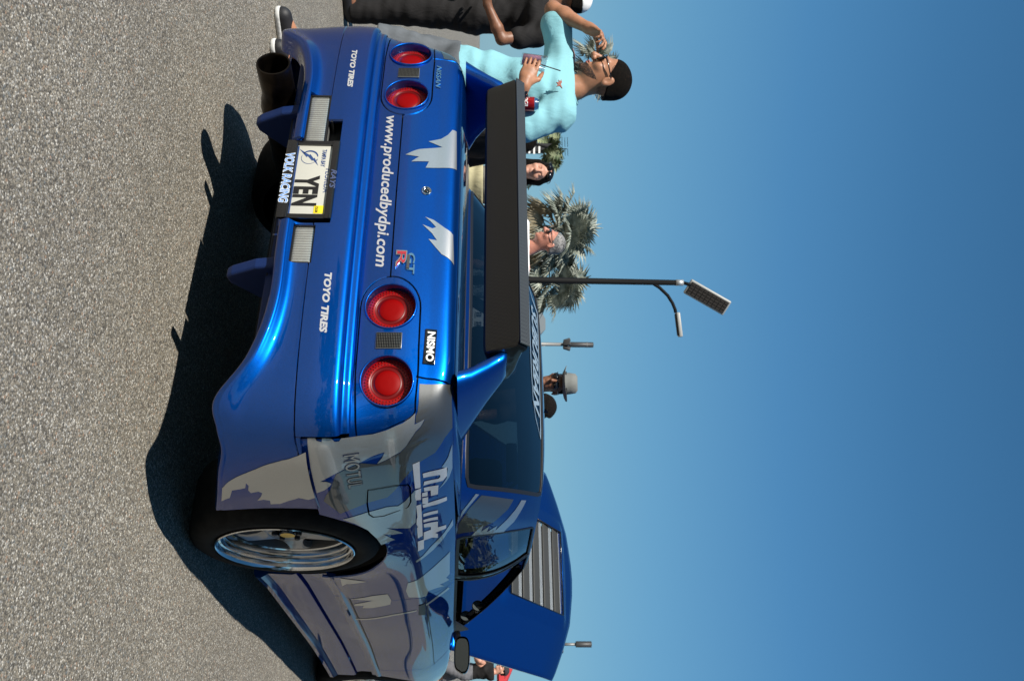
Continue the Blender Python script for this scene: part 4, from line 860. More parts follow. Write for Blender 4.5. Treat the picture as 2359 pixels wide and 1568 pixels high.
# ---- wheels
def wheel(x, y, sg):
    Wl = empty('wheel'); Wl.parent = car; xo = x; zc = .335; F_ = frame((xo, y, zc), (0, 1, 0), (sg, 0, 0)); T = F_
    MB().lathe([(.2405, -.012), (.247, -.002), (.262, .004), (.282, .003), (.305, -.003), (.322, -.014), (.331, -.028), (.3345, -.050), (.3345, -.21), (.325, -.245), (.28, -.26)], T, 72).build('tyre', M['rubber'], Wl)
    MB().lathe([(.2405, -.012), (.2425, .004), (.239, .007), (.2345, .002), (.2335, -.006), (.2325, -.018), (.2265, -.021), (.2255, -.026), (.2245, -.040), (.2165, -.043), (.2155, -.049), (.2140, -.062), (.2085, -.066)], T, 72).build('rim', M['chrome'], Wl, True, 40)
    MB().lathe([(.2085, -.066), (.204, -.080), (.198, -.12), (.192, -.22)], T, 64).build('barrel', M['rim_dark'], Wl)
    sp = MB()
    for k in range(5):
        a = 2*math.pi*k/5+.03
        A_ = Matrix.Rotation(a, 4, 'Z')
        V = []; Fc = []
        rs = [(.045, .052, -.060), (.075, .042, -.058), (.11, .031, -.056), (.15, .028, -.056), (.18, .034, -.060), (.198, .046, -.068), (.207, .058, -.078)]
        for r, w, h in rs:
            for yy, hh in ((-w, h-.030), (-w, h-.006), (-w*.8, h), (w*.8, h), (w, h-.006), (w, h-.030)): V.append(T @ (A_ @ Vector((r, yy, hh))))
        m_ = 6
        for j in range(len(rs)-1):
            for i in range(m_-1): Fc.append((j*m_+i, j*m_+i+1, (j+1)*m_+i+1, (j+1)*m_+i))
        sp = MB().add(V, Fc); sp.build('spoke', M['rim'], Wl, True, 40)
    MB().lathe([(.085, -.076), (.082, -.062), (.072, -.056), (.069, -.057), (.067, -.070)], T, 48).build('hub', M['rim'], Wl)
    MB().lathe([(.068, -.069), (.030, -.070), (.0005, -.070)], T, 40).build('hub_well', M['gloss_black'], Wl)
    for k in range(5):
        a = 2*math.pi*(k+.5)/5+.03; q = T @ Matrix.Translation((.046*math.cos(a), .046*math.sin(a), -.070))
        MB().lathe([(.0105, 0), (.0105, .018), (.009, .022), (.0005, .022)], q, 6).build('wheel_nut', M['black'], Wl, False)
    MB().lathe([(.029, -.070), (.029, -.054), (.026, -.052)], T, 32).build('hub_cap', M['gloss_black'], Wl); MB().lathe([(.026, -.052), (.018, -.0515), (.0005, -.0515)], T, 32).build('hub_badge', M['gold'], Wl)
    MB().lathe([(.165, -.135), (.165, -.160), (.07, -.160), (.07, -.135), (.165, -.135)], T, 40).build('brake_disc', M['rim_dark'], Wl, True, 40)
    MB().lathe([(.192, -.20), (.0005, -.20)], T, 32).build('wheel_back', M['dark'], Wl)
for sg in (1, -1): wheel(sg*.882, .0, sg); wheel(sg*.875, 2.93, sg)
# arch liners
for sg in (1, -1):
    for yc, rx, rz in ((-.01, .452, .378), (2.93, .412, .365)):
        V = []; Fc = []; n = 28; xs = (.880, .845, .55, .549)
        for j, x in enumerate(xs):
            for i in range(n+1):
                a = -.35+(math.pi+.7)*i/n; s = (1.0, 1.0, 1.0, .02)[j]; V.append((sg*x, yc+rx*s*math.cos(a), .325+rz*s*math.sin(a)))
        for j in range(3):
            for i in range(n): Fc.append((j*(n+1)+i, j*(n+1)+i+1, (j+1)*(n+1)+i+1, (j+1)*(n+1)+i))
        q = MB(); q.add([v for v in V[n+1:]], [tuple(i-(n+1) for i in f) for f in Fc[n:]]); q.build('arch_liner', M['dark'], car)
# ---- underbody, cabin
mb = MB(); mb.box((0, 1.60, .17), (1.36, 3.5, .02)); mb.box((0, 2.95, .40), (1.30, .9, .3)); mb.box((0, 2.26, .62), (1.45, .03, .5)); mb.box((0, -.30, .70), (1.3, .5, .42)); mb.box((0, 1.1, .24), (1.42, 2.2, .10)); mb.build('chassis', M['dark'], car, False)
eb = MB(); eb.box((0, 2.75, .62), (.42, .55, .16), None, .03); eb.box((-.1, 2.7, .74), (.14, .50, .06), None, .02); eb.box((.45, 2.55, .66), (.22, .2, .2), None, .02); eb.build('engine', M['rim_dark'], car)
cab = MB(); cab.box((0, 1.80, .76), (1.42, .42, .22), None, .05); cab.box((.36, 1.60, .86), (.38, .16, .10), None, .04); cab.build('dashboard', M['interior'], car)
for sg in (1, -1):
    cab = MB(); cab.box((sg*.715, 1.3, .655), (.05, 1.1, .46), None, .015); cab.box((sg*.68, .30, .68), (.05, .8, .44), None, .02); cab.build('door_card', M['interior'], car)
cab = MB(); cab.box((0, -.02, .94), (1.30, .34, .03), None, .01); cab.build('parcel_shelf', M['interior'], car)
cab = MB(); cab.box((0, .12, .76), (1.18, .14, .44), Matrix.Rotation(R(-16), 3, 'X'), .05); cab.box((0, .38, .50), (1.18, .5, .16), None, .05); cab.build('rear_seat', M['seat'], car)
for sg in (1, -1):
    s_ = empty('front_seat'); s_.parent = car
    MB().box((sg*.36, 1.12, .40), (.50, .52, .16), None, .05).build('seat_base', M['seat'], s_)
    MB().box((sg*.36, .82, .68), (.48, .13, .58), Matrix.Rotation(R(-14), 3, 'X'), .055).build('backrest', M['seat'], s_)
    MB().box((sg*.36, .73, 1.045), (.27, .09, .17), Matrix.Rotation(R(-10), 3, 'X'), .04).build('headrest', M['seat'], s_)
    for q in (-.06, .06): MB().tube([(sg*.36+q, .745, .92), (sg*.36+q, .735, 1.0)], .007, 8).build('headrest_post', M['chrome'], s_)
sw = empty('steering_wheel'); sw.parent = car; F_ = frame((.36, 1.40, .83), (1, 0, 0), (0, -1, .45))
V = [F_ @ Vector((.17*math.cos(a), .17*math.sin(a), 0)) for a in np.linspace(0, 2*math.pi, 41)]
MB().tube(V, .015, 10, False).build('wheel_rim', M['black'], sw); q = MB()
for a in (0, math.pi*.72, math.pi*1.28): q.tube([F_ @ Vector((0, 0, -.02)), F_ @ Vector((.165*math.cos(a+math.pi/2), .165*math.sin(a+math.pi/2), 0))], .011, 8)
q.lathe([(.045, -.03), (.045, .0), (.001, .005)], F_, 20); q.build('wheel_spoke', M['black'], sw)
for p, r in (((.665, 1.70, 1.03), .032), ((.70, 1.78, .965), .030)):
    F_ = frame(p, (1, 0, 0), (-.25, -1, .05)); g = MB().lathe([(.6*r, -.06), (r, -.03), (r, .002), (r*.92, .004), (r*.88, 0)], F_, 28).build('gauge_pod', M['gloss_black'], car)
    MB().lathe([(r*.88, -.002), (.0005, -.002)], F_, 28).build('gauge_face', mat('gauge_face', (.06, .07, .07), .25), g, False)
rm = MB().box((0, 1.30, 1.20), (.22, .03, .06), None, .012).build('interior_mirror', M['black'], car)
for sg in (1, -1): MB().box((sg*.36, .60, .73), (.05, .01, .5), Matrix.Rotation(R(-14), 3, 'X')).build('seat_belt', M['black'], car, False)
# ---- raised bonnet
HO = Vector((0, 2.30, .885)); ha = R(33); HT = Vector((0, math.cos(ha), math.sin(ha))); HN = Vector((0, -math.sin(ha), math.cos(ha)))
def hp(x, t, h=0): return HO+Vector((x, 0, 0))+HT*t+HN*h
def front_t(x): return np.interp(abs(x), [0, .12, .35, .56, .72, .777], [1.615, 1.605, 1.555, 1.44, 1.335, 1.288])
def crown(x, t): return .03*(1-(x/.78)**2)-.02*max(0, (t/front_t(x)-.82)/.18)**2
def bulge(x, t):
    dx = max(0, abs(x)-.33)/.09; dt = max(0, .60-t)/.12+max(0, t-1.40)/.07; d = math.hypot(dx, dt)
    return .016*max(0, 1-d)**1.0 if d < 1 else 0
hood = empty('bonnet'); hood.parent = car
VX = (-.315, .315); VT = (.62, 1.385)
xs = sorted(set(np.round(np.concatenate([np.linspace(-.777, .777, 53), [VX[0], VX[1]], np.linspace(.30, .44, 8), -np.linspace(.30, .44, 8)]), 4)))
ts = sorted(set(np.round(np.concatenate([np.linspace(0, 1, 40), [VT[0]/1.615, VT[1]/1.615], np.linspace(.84, .93, 8)]), 5)))
V = []; idx = {}
for j, t in enumerate(ts):
    for i, x in enumerate(xs):
        # rows are straight through the vent and follow the curved nose near the front
        tt = t*1.615; lim = front_t(x)
        if tt > 1.0: tt = 1.0+(tt-1.0)*(lim-1.0)/.615 if abs(x) > .33 or tt > VT[1]+.001 else tt
        if abs(x) <= .33 and t*1.615 > VT[1]+.001: tt = VT[1]+(t*1.615-VT[1])*(lim-VT[1])/(1.615-VT[1])
        idx[j, i] = len(V); V.append(hp(x, tt, crown(x, tt)+bulge(x, tt)))
Fc = []
for j in range(len(ts)-1):
    for i in range(len(xs)-1):
        if xs[i] >= VX[0]-1e-4 and xs[i+1] <= VX[1]+1e-4 and ts[j]*1.615 >= VT[0]-1e-3 and ts[j+1]*1.615 <= VT[1]+1e-3: continue
        Fc.append((idx[j, i], idx[j, i+1], idx[j+1, i+1], idx[j+1, i]))
hm = mesh('bonnet_skin', V, Fc, M['blue'], hood); sm = hm.modifiers.new('s', 'SOLIDIFY'); sm.thickness = .022; sm.offset = -1
fl = MB(); fl.add([hp(x, t, -.05) for x, t in ((-.34, .58), (.34, .58), (.34, 1.41), (-.34, 1.41))], [(0, 1, 2, 3)]); fl.build('vent_floor', M['dark'], hood, False)
M['slat'] = mat('slat_grey', (.042, .042, .038), .55, .1); M['mesh_metal'] = mat('vent_mesh', (.36, .39, .41), .4, .6)
RH = Matrix.Rotation(ha, 3, 'X')
for k, t in enumerate(np.arange(.70, 1.36, .152)):
    MB().box(hp(0, t+.012, .022), (.63, .112, .012), RH @ Matrix.Rotation(R(-7), 3, 'X'), .004).build('vent_slat', M['slat'], hood)
    g = MB(); n = 70
    for i in range(n):
        x0_ = -.312+.624*i/n; x1_ = x0_+.624/n
        for s in (0, 1): g.tube([hp(x0_, t+.073+.032*s, .018), hp(x1_, t+.073+.032*(1-s), .018)], .0028, 4)
    for e in (.073, .089, .105): g.tube([hp(-.312, t+e, .018), hp(.312, t+e, .018)], .0026, 4)
    g.build('vent_mesh', M['mesh_metal'], hood, False)
rimv = MB()
rimv.tube([hp(x, t, crown(x, t)+.018) for x, t in ((VX[0], VT[0]), (VX[1], VT[0]), (VX[1], VT[1]), (VX[0], VT[1]), (VX[0], VT[0]))], .006, 8); rimv.build('vent_rim', M['gloss_black'], hood)
MB().tube([(-.55, 2.9, .80), hp(-.55, 1.0, -.03)], .006, 8).build('bonnet_prop', M['rim'], car)
# ================================================================ people: bodies grown from a smooth distance field, one continuous skin each
def sdf_grid(prims, h, pad=.03, cuts=(), wr=0, seed=0, planes=()):
    lo = np.full(3, 1e9); hi = -lo
    for p in prims:
        if p[0] == 's': continue
        if p[0] == 'c': q = np.array([p[1], p[2]]); r = max(p[3], p[4]); lo = np.minimum(lo, q.min(0)-r); hi = np.maximum(hi, q.max(0)+r)
        else: r = np.max(p[2]); lo = np.minimum(lo, np.array(p[1])-r); hi = np.maximum(hi, np.array(p[1])+r)
    lo -= pad; hi += pad
    n = np.ceil((hi-lo)/h).astype(int)+1
    D = np.full(n, .25, np.float32); ax = [lo[i]+h*np.arange(n[i]) for i in range(3)]
    for p in prims:
        k = p[-1]
        if p[0] == 'c': q = np.array([p[1], p[2]]); r = max(p[3], p[4]); a, b = q.min(0)-r, q.max(0)+r
        else: r = np.max(p[2]); a, b = np.array(p[1])-r, np.array(p[1])+r
        m = k+3*h+.01
        i0 = np.maximum(0, np.floor((a-m-lo)/h).astype(int)); i1 = np.minimum(n, np.ceil((b+m-lo)/h).astype(int)+1)
        if np.any(i1 <= i0): continue
        sl = tuple(slice(i0[i], i1[i]) for i in range(3))
        X, Y, Z = np.meshgrid(ax[0][sl[0]], ax[1][sl[1]], ax[2][sl[2]], indexing='ij', sparse=True)
        if p[0] == 'c':
            A, B = np.array(p[1], float), np.array(p[2], float); d = B-A; L2 = max(d @ d, 1e-9)
            t = np.clip(((X-A[0])*d[0]+(Y-A[1])*d[1]+(Z-A[2])*d[2])/L2, 0, 1)
            v = np.sqrt((X-A[0]-t*d[0])**2+(Y-A[1]-t*d[1])**2+(Z-A[2]-t*d[2])**2)-(p[3]+(p[4]-p[3])*t)
        else:
            c, r, Rm = np.array(p[1]), np.array(p[2]), p[3]
            x, y, z = X-c[0], Y-c[1], Z-c[2]
            u = [(Rm[0][i]*x+Rm[1][i]*y+Rm[2][i]*z) for i in range(3)]       # columns of Rm are the local axes
            k0 = np.sqrt(sum((u[i]/r[i])**2 for i in range(3))); k1 = np.sqrt(sum((u[i]/r[i]**2)**2 for i in range(3))); v = k0*(k0-1)/np.maximum(k1, 1e-6)
        old = D[sl]
        if p[0] == 's': D[sl] = np.maximum(old, -v) if k == 0 else np.maximum(old, -v)+np.maximum(k-np.abs(old+v), 0)**2/(4*k)
        else:
            hh = np.maximum(k-np.abs(old-v), 0); D[sl] = np.minimum(old, v)-hh*hh/(4*max(k, 1e-6))
    if wr or cuts or planes:
        X, Y, Z = np.meshgrid(*ax, indexing='ij', sparse=True)
        if wr:
            r_ = np.random.RandomState(seed)
            for q in range(7):
                w = r_.randn(3)*[22, 22, 40]; D += (wr/4*np.sin(w[0]*X+w[1]*Y+w[2]*Z+r_.rand()*6+1.5*np.sin(9*Z+5*X+q))).astype(np.float32)
        for nrm, pt in cuts:                                            # keep the side the normal points away from
            nrm = np.array(nrm, float); nrm /= np.linalg.norm(nrm); D = np.maximum(D, (X-pt[0])*nrm[0]+(Y-pt[1])*nrm[1]+(Z-pt[2])*nrm[2])
    return D, lo, h
def nets(D, lo, h):
    n = D.shape; ins = D < 0
    c = [ins[i:n[0]-1+i, j:n[1]-1+j, k:n[2]-1+k] for i in (0, 1) for j in (0, 1) for k in (0, 1)]
    s = sum(x.astype(np.int8) for x in c); act = (s > 0) & (s < 8); I = np.argwhere(act)
    acc = np.zeros((len(I), 3)); cnt = np.zeros(len(I)); corner = [(i, j, k) for i in (0, 1) for j in (0, 1) for k in (0, 1)]
    val = [D[I[:, 0]+a, I[:, 1]+b, I[:, 2]+e] for a, b, e in corner]
    for x in range(8):
        for y in range(x+1, 8):
            if sum(abs(corner[x][q]-corner[y][q]) for q in range(3)) != 1: continue
            m = (val[x] < 0) != (val[y] < 0); t = val[x]/np.where(m, val[x]-val[y], 1)
            P = np.array(corner[x])+t[:, None]*(np.array(corner[y])-np.array(corner[x])); acc += np.where(m[:, None], P, 0); cnt += m
    V = lo+h*(I+acc/cnt[:, None])
    idx = -np.ones(act.shape, np.int64); idx[tuple(I.T)] = np.arange(len(I)); F = []
    for ax in range(3):
        o = [q for q in range(3) if q != ax]
        a = ins.take(range(n[ax]-1), ax); b = ins.take(range(1, n[ax]), ax); E = np.argwhere(a != b); flip = a[tuple(E.T)]
        ok = (E[:, o[0]] > 0) & (E[:, o[1]] > 0) & (E[:, o[0]] < n[o[0]]-1) & (E[:, o[1]] < n[o[1]]-1); E, flip = E[ok], flip[ok]
        def at(d0, d1): e = E.copy(); e[:, o[0]] -= d0; e[:, o[1]] -= d1; return idx[tuple(e.T)]
        q = np.stack([at(1, 1), at(0, 1), at(0, 0), at(1, 0)], 1)
        if ax == 1: flip = ~flip
        q = np.where(flip[:, None], q, q[:, ::-1]); F.append(q)
    F = np.concatenate(F); F = F[(F >= 0).all(1)]
    return V, F
def sdf_obj(name, prims, h, m, parent, **kw):
    V, F = nets(*sdf_grid(prims, h, **kw))
    me = bpy.data.meshes.new(name); me.vertices.add(len(V)); me.vertices.foreach_set('co', V.astype(np.float32).ravel())
    me.loops.add(len(F)*4); me.loops.foreach_set('vertex_index', F.astype(np.int32).ravel()); me.polygons.add(len(F))
    me.polygons.foreach_set('loop_start', np.arange(len(F), dtype=np.int32)*4); me.polygons.foreach_set('loop_total', np.full(len(F), 4, np.int32)); me.update(calc_edges=True); me.validate()
    me.polygons.foreach_set('use_smooth', [True]*len(me.polygons)); me.materials.append(m)
    o = bpy.data.objects.new(name, me); COL.objects.link(o); o.parent = parent; return o
I3 = np.eye(3)
def basis(fwd, up=(0, 0, 1)):
    f = np.array(fwd, float); f /= np.linalg.norm(f); u = np.array(up, float); u -= f*(u @ f); u /= np.linalg.norm(u); l = np.cross(u, f)
    return np.stack([l, f, u], 1)                                       # columns: person's left, forward, up
def head_prims(c, B, s=1.0, grow=0, k=.016, face=True):
    c = np.array(c, float)
    def P(x, y, z): return c+B @ (np.array([x, y, z])*s)
    def e(x, y, z, rx, ry, rz, kk=k): return ('e', P(x, y, z), np.array([rx, ry, rz])*s+grow, B, kk)
    o = [e(0, -.014, .032, .076, .094, .088), e(0, .022, -.028, .062, .070, .082, .03), e(0, .040, -.085, .044, .046, .034, .03)]
    if face:
        o += [e(0, .080, .024, .046, .020, .013), ('c', P(0, .092, .010), P(0, .121, -.030), .009*s+grow, .0135*s+grow, .012), ('c', P(.010, .105, -.034), P(-.010, .105, -.034), .010*s+grow, .010*s+grow, .008),
              e(.036, .062, -.028, .028, .026, .026), e(-.036, .062, -.028, .028, .026, .026), e(0, .088, -.061, .023, .013, .0065, .006), e(0, .087, -.073, .021, .012, .0075, .006), e(0, .080, -.101, .022, .018, .016)]
        if grow == 0: o += [('s', P(.031, .102, .005), np.array([.018, .016, .011])*s, B, .008), ('s', P(-.031, .102, .005), np.array([.018, .016, .011])*s, B, .008), e(.031, .080, .004, .0125, .0125, .0115, .003), e(-.031, .080, .004, .0125, .0125, .0115, .003)]
        if grow == 0:
            for sd in (1, -1): o += [('e', P(sd*.079, -.012, -.010), np.array([.010, .021, .033])*s, B, .006), ('s', P(sd*.089, -.006, -.008), np.array([.006, .011, .018])*s, B, .004)]
    return o, P
def hand_prims(w, d, n, s=1.0, curl=(.5, .5, .5, .5), spread=.2, thumb_side=1, thumb_curl=.4):
    """w wrist, d direction of the hand, n palm normal (the way the fingers curl)"""
    w, d, n = [np.array(q, float) for q in (w, d, n)]; d /= np.linalg.norm(d); n -= d*(n @ d); n /= np.linalg.norm(n); x = np.cross(d, n)*thumb_side
    o = [('c', w, w+d*.03*s, .027*s, .028*s, .02), ('e', w+d*.052*s, np.array([.040, .048, .017])*s, np.stack([x, d, n], 1), .015)]
    for i, (off, ln) in enumerate(((.030, .072), (.010, .080), (-.010, .074), (-.029, .058))):
        p = w+d*.088*s+x*off*s; a = 0; dd = d+x*off*spread*8; dd /= np.linalg.norm(dd); r = .0090-.0008*i; q = p-d*.02*s
        o.append(('c', q, p, r*s, r*s, .006))
        for j, f in enumerate((.45, .32, .23)):
            a += curl[i]*(.9, 1.1, .8)[j]; v = dd*math.cos(a)+n*math.sin(a); q = p+v*ln*f*s; o.append(('c', p, q, r*s*(1, .93, .86)[j], r*s*(.93, .86, .78)[j], .004)); p = q
    p = w+d*.025*s+x*.026*s; v = d*.62+x*.62+n*.35; v /= np.linalg.norm(v); q = p+v*.042*s; o.append(('c', p, q, .013*s, .011*s, .012))
    v2 = d*.80+x*.15+n*(.3+thumb_curl); v2 /= np.linalg.norm(v2); q2 = q+v2*.032*s; o.append(('c', q, q2, .011*s, .0098*s, .004)); o.append(('c', q2, q2+(v2+n*.25*thumb_curl)*.024*s, .0098*s, .0080*s, .004))
    return o
def stand(xy, face, H, lean=(0, 0), build=1.0, step=0.0):
    """joint table of a standing figure; face = heading angle of the forward direction (radians, from +X)"""
    f = np.array([math.cos(face), math.sin(face), 0]); l = np.array([-f[1], f[0], 0]); o = np.array([xy[0], xy[1], 0.]); z = np.array([0, 0, 1.]); ln = np.array([lean[0], lean[1], 0.])
    J = dict(f=f, l=l, H=H, build=build, xy=o)
    def at(k, side, h, fw=0): return o+l*side*H/1.75+z*h*H+f*fw*H/1.75+ln*max(0, h-.5)*2
    for n, sd in (('L', 1), ('R', -1)):
        J['ank'+n] = at(0, sd*.11, .045, sd*step); J['toe'+n] = at(0, sd*.135, .018, .15+sd*step); J['knee'+n] = at(0, sd*.105, .275, .02+sd*step*.6); J['hip'+n] = at(0, sd*.088, .51); J['sh'+n] = at(0, sd*.178, .808)
        J['elb'+n] = at(0, sd*.235, .63, -.02); J['wr'+n] = at(0, sd*.245, .485, .06)
    J['pel'] = at(0, 0, .53); J['waist'] = at(0, 0, .61); J['chest'] = at(0, 0, .715, .01); J['neck'] = at(0, 0, .835); J['head'] = at(0, 0, .932, .025)
    return J
def body_prims(J, grow=0, part='all', k=.05):
    B = basis(J['f']); b = J['build']; o = []; s = J['H']/1.75
    tw = basis(J.get('cf', J['f']))
    if part in ('all', 'torso'):
        o += [('e', J['pel'], np.array([.160*b, .112*b, .115])*s+grow, B, k), ('e', J['waist'], np.array([.142*b, .104*b, .13])*s+grow, B, k), ('e', J['chest'], np.array([.160*b, .112*b, .175])*s+grow, tw, k),
              ('c', J['shL']*.86+J['shR']*.14, J['shR']*.86+J['shL']*.14, .058*s+grow, .058*s+grow, k)]
        if grow == 0 or part == 'torso': o += [('c', J['neck']-np.array([0, 0, .03]), J['neck']+np.array([0, 0, .02]), .062*s+grow*.6, .056*s+grow*.3, .04)]
    if part in ('all', 'legs', 'thighs'):
        for n in 'LR':
            o.append(('c', J['hip'+n], J['knee'+n], .084*b*s+grow, .056*s+grow, .04))
            if part != 'thighs': o.append(('c', J['knee'+n], J['ank'+n], .056*s+grow, .038*s+grow, .02)); o.append(('e', J['knee'+n]*.65+J['ank'+n]*.35-J['f']*.02, np.array([.05, .052, .11])*s+grow, B, .03))
    if part in ('all', 'arms', 'uarms'):
        for n in 'LR':
            o += [('e', J['sh'+n], np.array([.060, .060, .062])*s*b**.5+grow, B, .04), ('c', J['sh'+n], J['elb'+n], .049*s*b**.5+grow, .040*s+grow, .03)]
            if part != 'uarms':
                m = J['elb'+n]*.68+J['wr'+n]*.32; o += [('c', J['elb'+n], m, .039*s+grow, .041*s+grow, .02), ('c', m, J['wr'+n], .040*s+grow, .026*s+grow, .02)]
    if part == 'all':
        o += [('c', J['neck']-np.array([0, 0, .02]), J['head']+B @ np.array([0, -.02, -.05]), .057*s, .055*s, .025)]
    return o
def skin(name, c):
    m = mat(name, c, .48, 0, 0, .4); noise_vary(m, tuple(q*.86 for q in c), tuple(min(1, q*1.1) for q in c), 22, 4, .06, 120)
    P_(m).inputs['Subsurface Weight'].default_value = .08; P_(m).inputs['Subsurface Radius'].default_value = (.01, .004, .002); return m
def cloth(name, c, v=.14, scale=10):
    m = noise_vary(mat(name, c, .85, 0, 0, .25), tuple(q*(1-v) for q in c), tuple(min(1, q*(1+v)) for q in c), scale, 4, .12, 260)
    # soft folds: stretched noise as a second bump under the weave
    co = coords(m, 'Object', (1, 1, .45)); n = N_(m, 'TexNoise'); n.inputs['Scale'].default_value = 10; n.inputs['Detail'].default_value = 4; n.inputs['Distortion'].default_value = 2.2; L_(m, co, n.inputs['Vector'])
    b = N_(m, 'Bump'); b.inputs['Strength'].default_value = .26; b.inputs['Distance'].default_value = .03; L_(m, n.outputs['Fac'], b.inputs['Height'])
    for q in m.node_tree.nodes:
        if q.type == 'BUMP' and q is not b and q != b: L_(m, b.outputs[0], q.inputs['Normal'])
    return m
SK = {'tan': skin('skin_tan', (.36, .17, .095)), 'dark': skin('skin_dark', (.085, .038, .022)), 'pale': skin('skin_pale', (.52, .27, .19)), 'red': skin('skin_ruddy', (.46, .20, .14)), 'brown': skin('skin_brown', (.20, .09, .05))}
HAIR = noise_vary(mat('dark_hair', (.006, .005, .004), .75, 0, 0, .15), (.003, .0025, .002), (.012, .009, .007), 90, 4, .8, 500)
HAIRG = noise_vary(mat('grey_hair', (.16, .15, .15), .6), (.05, .05, .05), (.30, .29, .28), 60, 4, .5, 300)
STUB = noise_vary(mat('stubble', (.045, .026, .018), .7), (.02, .012, .009), (.07, .04, .028), 240, 3, .3, 500)
def thin_out(m, scale, cover):
    co = coords(m); n = N_(m, 'TexNoise'); n.inputs['Scale'].default_value = scale; n.inputs['Detail'].default_value = 3; L_(m, co, n.inputs['Vector'])
    r = N_(m, 'MapRange'); r.inputs['From Min'].default_value = .62-cover*.3; r.inputs['From Max'].default_value = .68-cover*.3; L_(m, n.outputs['Fac'], r.inputs['Value']); L_(m, r.outputs[0], P_(m).inputs['Alpha']); return m
BEARD = thin_out(noise_vary(mat('short_beard', (.02, .012, .008), .75), (.012, .007, .005), (.035, .02, .014), 240, 3, .3, 500), 330, .62)
thin_out(STUB, 360, .40)
BUZZ = thin_out(noise_vary(mat('cropped_hair', (.006, .005, .004), .8, 0, 0, .1), (.003, .0025, .002), (.010, .008, .006), 90, 4, .8, 500), 420, .95)
LIP = mat('lip', (.34, .11, .085), .4)
GL = M['gloss_black']
def person(J, label, sk, clothes=(), hair=None, h=.008, hands=True, head_f=None, extra=(), feet='shoe', shoe_m=None, group=None):
    root = empty('person', (float(J['xy'][0]), float(J['xy'][1]), 0), label=label, cat='person', group=group); inv = Matrix.Translation(-Vector((J['xy'][0], J['xy'][1], 0)))
    HB = basis(head_f if head_f is not None else J['f'], J.get('hup', (0, 0, 1))); hp_, HP = head_prims(J['head'], HB, J.get('hs', 1.0))
    pr = body_prims(J)+hp_
    if hands:
        for n in 'LR':
            if 'hand'+n in J: pr += J['hand'+n]
            else:
                d = J['wr'+n]-J['elb'+n]; pr += hand_prims(J['wr'+n], d, (-J['l'] if n == 'L' else J['l']), 1, (.35, .4, .45, .5), .1, 1 if n == 'R' else -1)
    for n in 'LR': pr += [('c', J['ank'+n], J['toe'+n], .040, .034, .03)]
    parts = [sdf_obj('body', pr+list(extra), h, sk, root)]
    for c in clothes: parts.append(sdf_obj(c[0], c[1], c[2], c[3], root, **(c[4] if len(c) > 4 else {})))
    if hair == 'short' or hair == 'grey' or hair == 'curly':
        g = .003 if hair != 'curly' else .018
        q, _ = head_prims(J['head'], HB, J.get('hs', 1.0), g, face=False); q = q[:1]
        q.append(('e', HP(0, -.047, -.026), np.array([.063, .048, .066])+g, HB, .02))
        parts.append(sdf_obj('hair', q, h*.8, HAIRG if hair == 'grey' else (BUZZ if hair == 'short' else HAIR), root, cuts=[(HB @ np.array([0, .62, -.5]), HP(0, .050, .050)), (HB @ np.array([0, .45, -1]), HP(0, .01, .004)), (HB @ np.array([0, 0, -1]), HP(0, 0, -.055))], wr=.004 if hair == 'curly' else .001))
    if feet == 'shoe':
        q = []
        for n in 'LR': q += [('c', J['ank'+n]-np.array([0, 0, .035])-J['f']*.03, J['toe'+n], .048, .042, .03), ('c', J['ank'+n], J['ank'+n]+np.array([0, 0, -.03]), .052, .05, .03)]
        parts.append(sdf_obj('shoes', q, .009, shoe_m or GL, root, cuts=[((0, 0, -1), (0, 0, .002))]))
    for o in parts: o.data.transform(inv)
    return root, HB, HP, inv
def shades(HP, HB, root, inv, m=None, up=0.0, back=0.0, tilt=0):
    g = MB()
    for sd in (1, -1):
        V = []; n = 16
        for y in (0, -.006):
            for i in range(n):
                a = 2*math.pi*i/n; V.append(HP(sd*.034+.031*math.copysign(abs(math.cos(a))**.7, math.cos(a)), .104+y-.010*abs(math.cos(a)*.5+sd*.2)**2-back, .006+up+.0225*math.copysign(abs(math.sin(a))**.8, math.sin(a))-.004))
        g.add(V, [tuple(range(n)), tuple(reversed(range(n, 2*n)))]+[(i, (i+1) % n, n+(i+1) % n, n+i) for i in range(n)])
        g.tube([HP(sd*.058, .098-back, .012+up), HP(sd*.076, .07-back, .013+up), HP(sd*.083, .0-back, .010+up), HP(sd*.080, -.03-back, -.004+up)], .0032, 6)
    g.tube([HP(.010, .106-back, .012+up), HP(-.010, .106-back, .012+up)], .003, 6)
    o = g.build('sunglasses', m or GL, root); o.data.transform(inv); return o
def shirt(J, m, hem=.50, sleeve=.55, g=.016, wr=.006, h=.008, name='shirt', seed=1, kk=.05):
    pr = body_prims(J, g, 'torso', kk); 
    ua = []
    for n in 'LR':
        a, b = J['sh'+n], J['elb'+n]; e = a+(b-a)*sleeve; ua += [('e', a, np.array([.058, .058, .060])*J['build']**.5+g, I3, .05), ('c', a, e, .052*J['build']**.5+g, .050+g*1.25, .035)]
    return (name, pr+ua, h, m, dict(cuts=[((0, 0, -1), J['pel']+np.array([0, 0, (hem-.53)*J['H']])), ((0, 0, 1), J['neck']+np.array([0, 0, .012]))], wr=wr, seed=seed))
